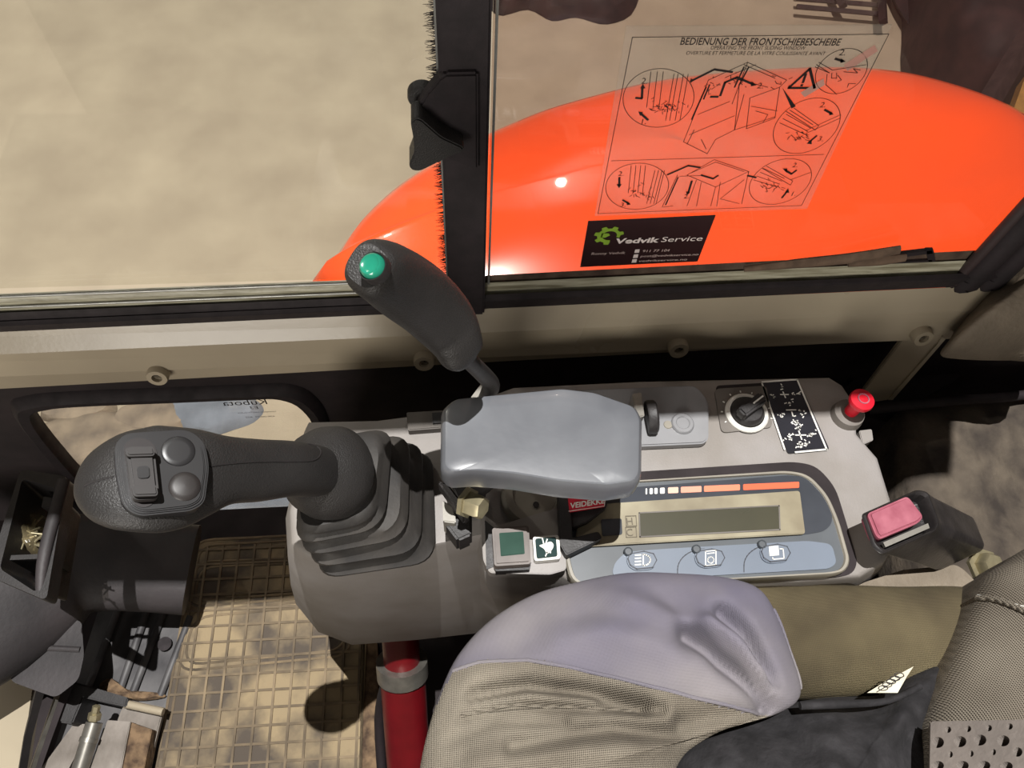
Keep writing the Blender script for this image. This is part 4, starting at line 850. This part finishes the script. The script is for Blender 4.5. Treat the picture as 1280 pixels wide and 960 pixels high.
sweep('edge_piping', [gs(1000, 882, .645, 5, 5), gs(1060, 880, .645, 6, 5), gs(1110, 876, .64, 6, 4), gs(1150, 858, .635, 5, 4)], blackc, se, side=(0, 0, 1), n=10)
pp_ = plate('paper_tag', [(1084, 866), (1110, 850), (1142, 833), (1134, 845), (1122, 866)], .642, .001, mat('paper', (222, 214, 190), .7), se); pp_['label'] = 'cream printed paper tag'
bmobj('tag_print', strokes_bm([[P(1104+6*math.cos(t*.6)+k*5, 860-k*4+3*math.sin(t*.6), z=.6425) for t in range(11)] for k in range(5)]+[[P(1096, 865, z=.6425), P(1130, 845, z=.6425)]], .0007, (0, 0, 1)), blk, pp_, 0)
# backrest
bkr = dense(closed_spline([P(a, b, z=.64) for a, b in ((1232, 722), (1262, 700), (1300, 680), (1400, 680), (1420, 1060), (1155, 1060), (1158, 960), (1163, 895), (1190, 830), (1214, 765))], 5), .008)
kb_ = bmobj('backrest', puff_bm(bkr, .70, .035, .06, 24, skirt=[(.99, -.02), (.96, -.12)], wr=lambda p: .005*noise.noise(p*10)), mesht, se, 180)
bvC = BVHTree.FromObject(kb_, bpy.context.evaluated_depsgraph_get()) if False else None
def bsurf(px, py, lift=.0):
    v = (RW @ V((px-640, py-480, F))).normalized(); off = V(kb_.location)+V(se.location)
    me = kb_.data; global _bk
    try: _bk
    except NameError:
        _bk = BVHTree.FromPolygons([v_.co+off for v_ in me.vertices], [tuple(p.vertices) for p in me.polygons])
    h = _bk.ray_cast(V((0, 0, CH)), v)[0]; h = h or P(px, py, z=.68); return h-v*lift
def bline(name, pxs, r, m, lift=0): return sweep(name, [(*bsurf(a, b, lift), r, r) for a, b in pxs], m, se, side=(0, 0, 1), n=8, k=3)
bline('welt', [(1222, 748), (1250, 751), (1290, 768)], .003, mesht, .001)
for k in range(7): bline('stitch', [(1222+k*9, 744+k*2.2), (1227+k*9, 745+k*2.2)], .0007, white, .003)
# perforated lower pad on the backrest
zp = .725
pad_ = [bsurf(a, b, .03) for a, b in ((1160, 900), (1300, 897), (1300, 1000), (1158, 1000))]
e_ = pad_[1]-pad_[0]; f_ = pad_[3]-pad_[0]; pad_ = [pad_[0], pad_[0]+e_*1.6, pad_[0]+e_*1.6+f_*1.8, pad_[0]+f_*1.8]
vp = (pad_[1]-pad_[0]).cross(pad_[3]-pad_[0]).normalized(); vp = vp if vp.z > 0 else -vp
pf = prism('perforated_pad', pad_, -vp*.012, mat('pad_grey', (132, 123, 116), .8, .1, 40, .4, 150), se, .002); 
holes = [(1172, 928, 8, 7), (1185, 912, 4, 4), (1200, 927, 8, 7), (1225, 925, 8, 7), (1254, 926, 8, 7), (1272, 940, 6, 6), (1188, 943, 3, 4), (1214, 942, 3, 4), (1242, 940, 3, 4), (1172, 957, 8, 6), (1203, 957, 8, 6), (1230, 957, 8, 6), (1258, 958, 8, 6), (1236, 910, 4, 4), (1210, 911, 4, 4), (1262, 908, 4, 4)]
N2 = (pad_[1]-pad_[0]).cross(pad_[3]-pad_[0]).normalized(); N2 = N2 if N2.z > 0 else -N2
def onpad(px, py):
    v = RW @ V((px-640, py-480, F)); o = V((0, 0, CH)); t = (pad_[0]-o).dot(N2)/v.dot(N2); return o+v*t
hm = mat('hole_dark', (70, 62, 58), .9)
cutbm = bmesh.new()
for (px, py, rx, ry) in holes:
    e1 = [onpad(px+rx*math.cos(t*.3927), py+ry*math.sin(t*.3927)) for t in range(16)]
    loft_bm([[p+N2*.004 for p in e1], [p-N2*.02 for p in e1]], bm=cutbm)
prism('hole_shade_plate', [p-vp*.0115 for p in pad_], -vp*.003, hm, pf)  # dark plate put behind the holes, its colour standing for their shade
cut = bmobj('cutter', cutbm, hm, None, 0); md = pf.modifiers.new('b', 'BOOLEAN'); md.object = cut; md.operation = 'DIFFERENCE'; md.solver = 'EXACT'
bpy.context.view_layer.update()
nm_ = bpy.data.meshes.new_from_object(pf.evaluated_get(bpy.context.evaluated_depsgraph_get())); pf.modifiers.clear(); pf.data = nm_; bpy.data.objects.remove(cut)
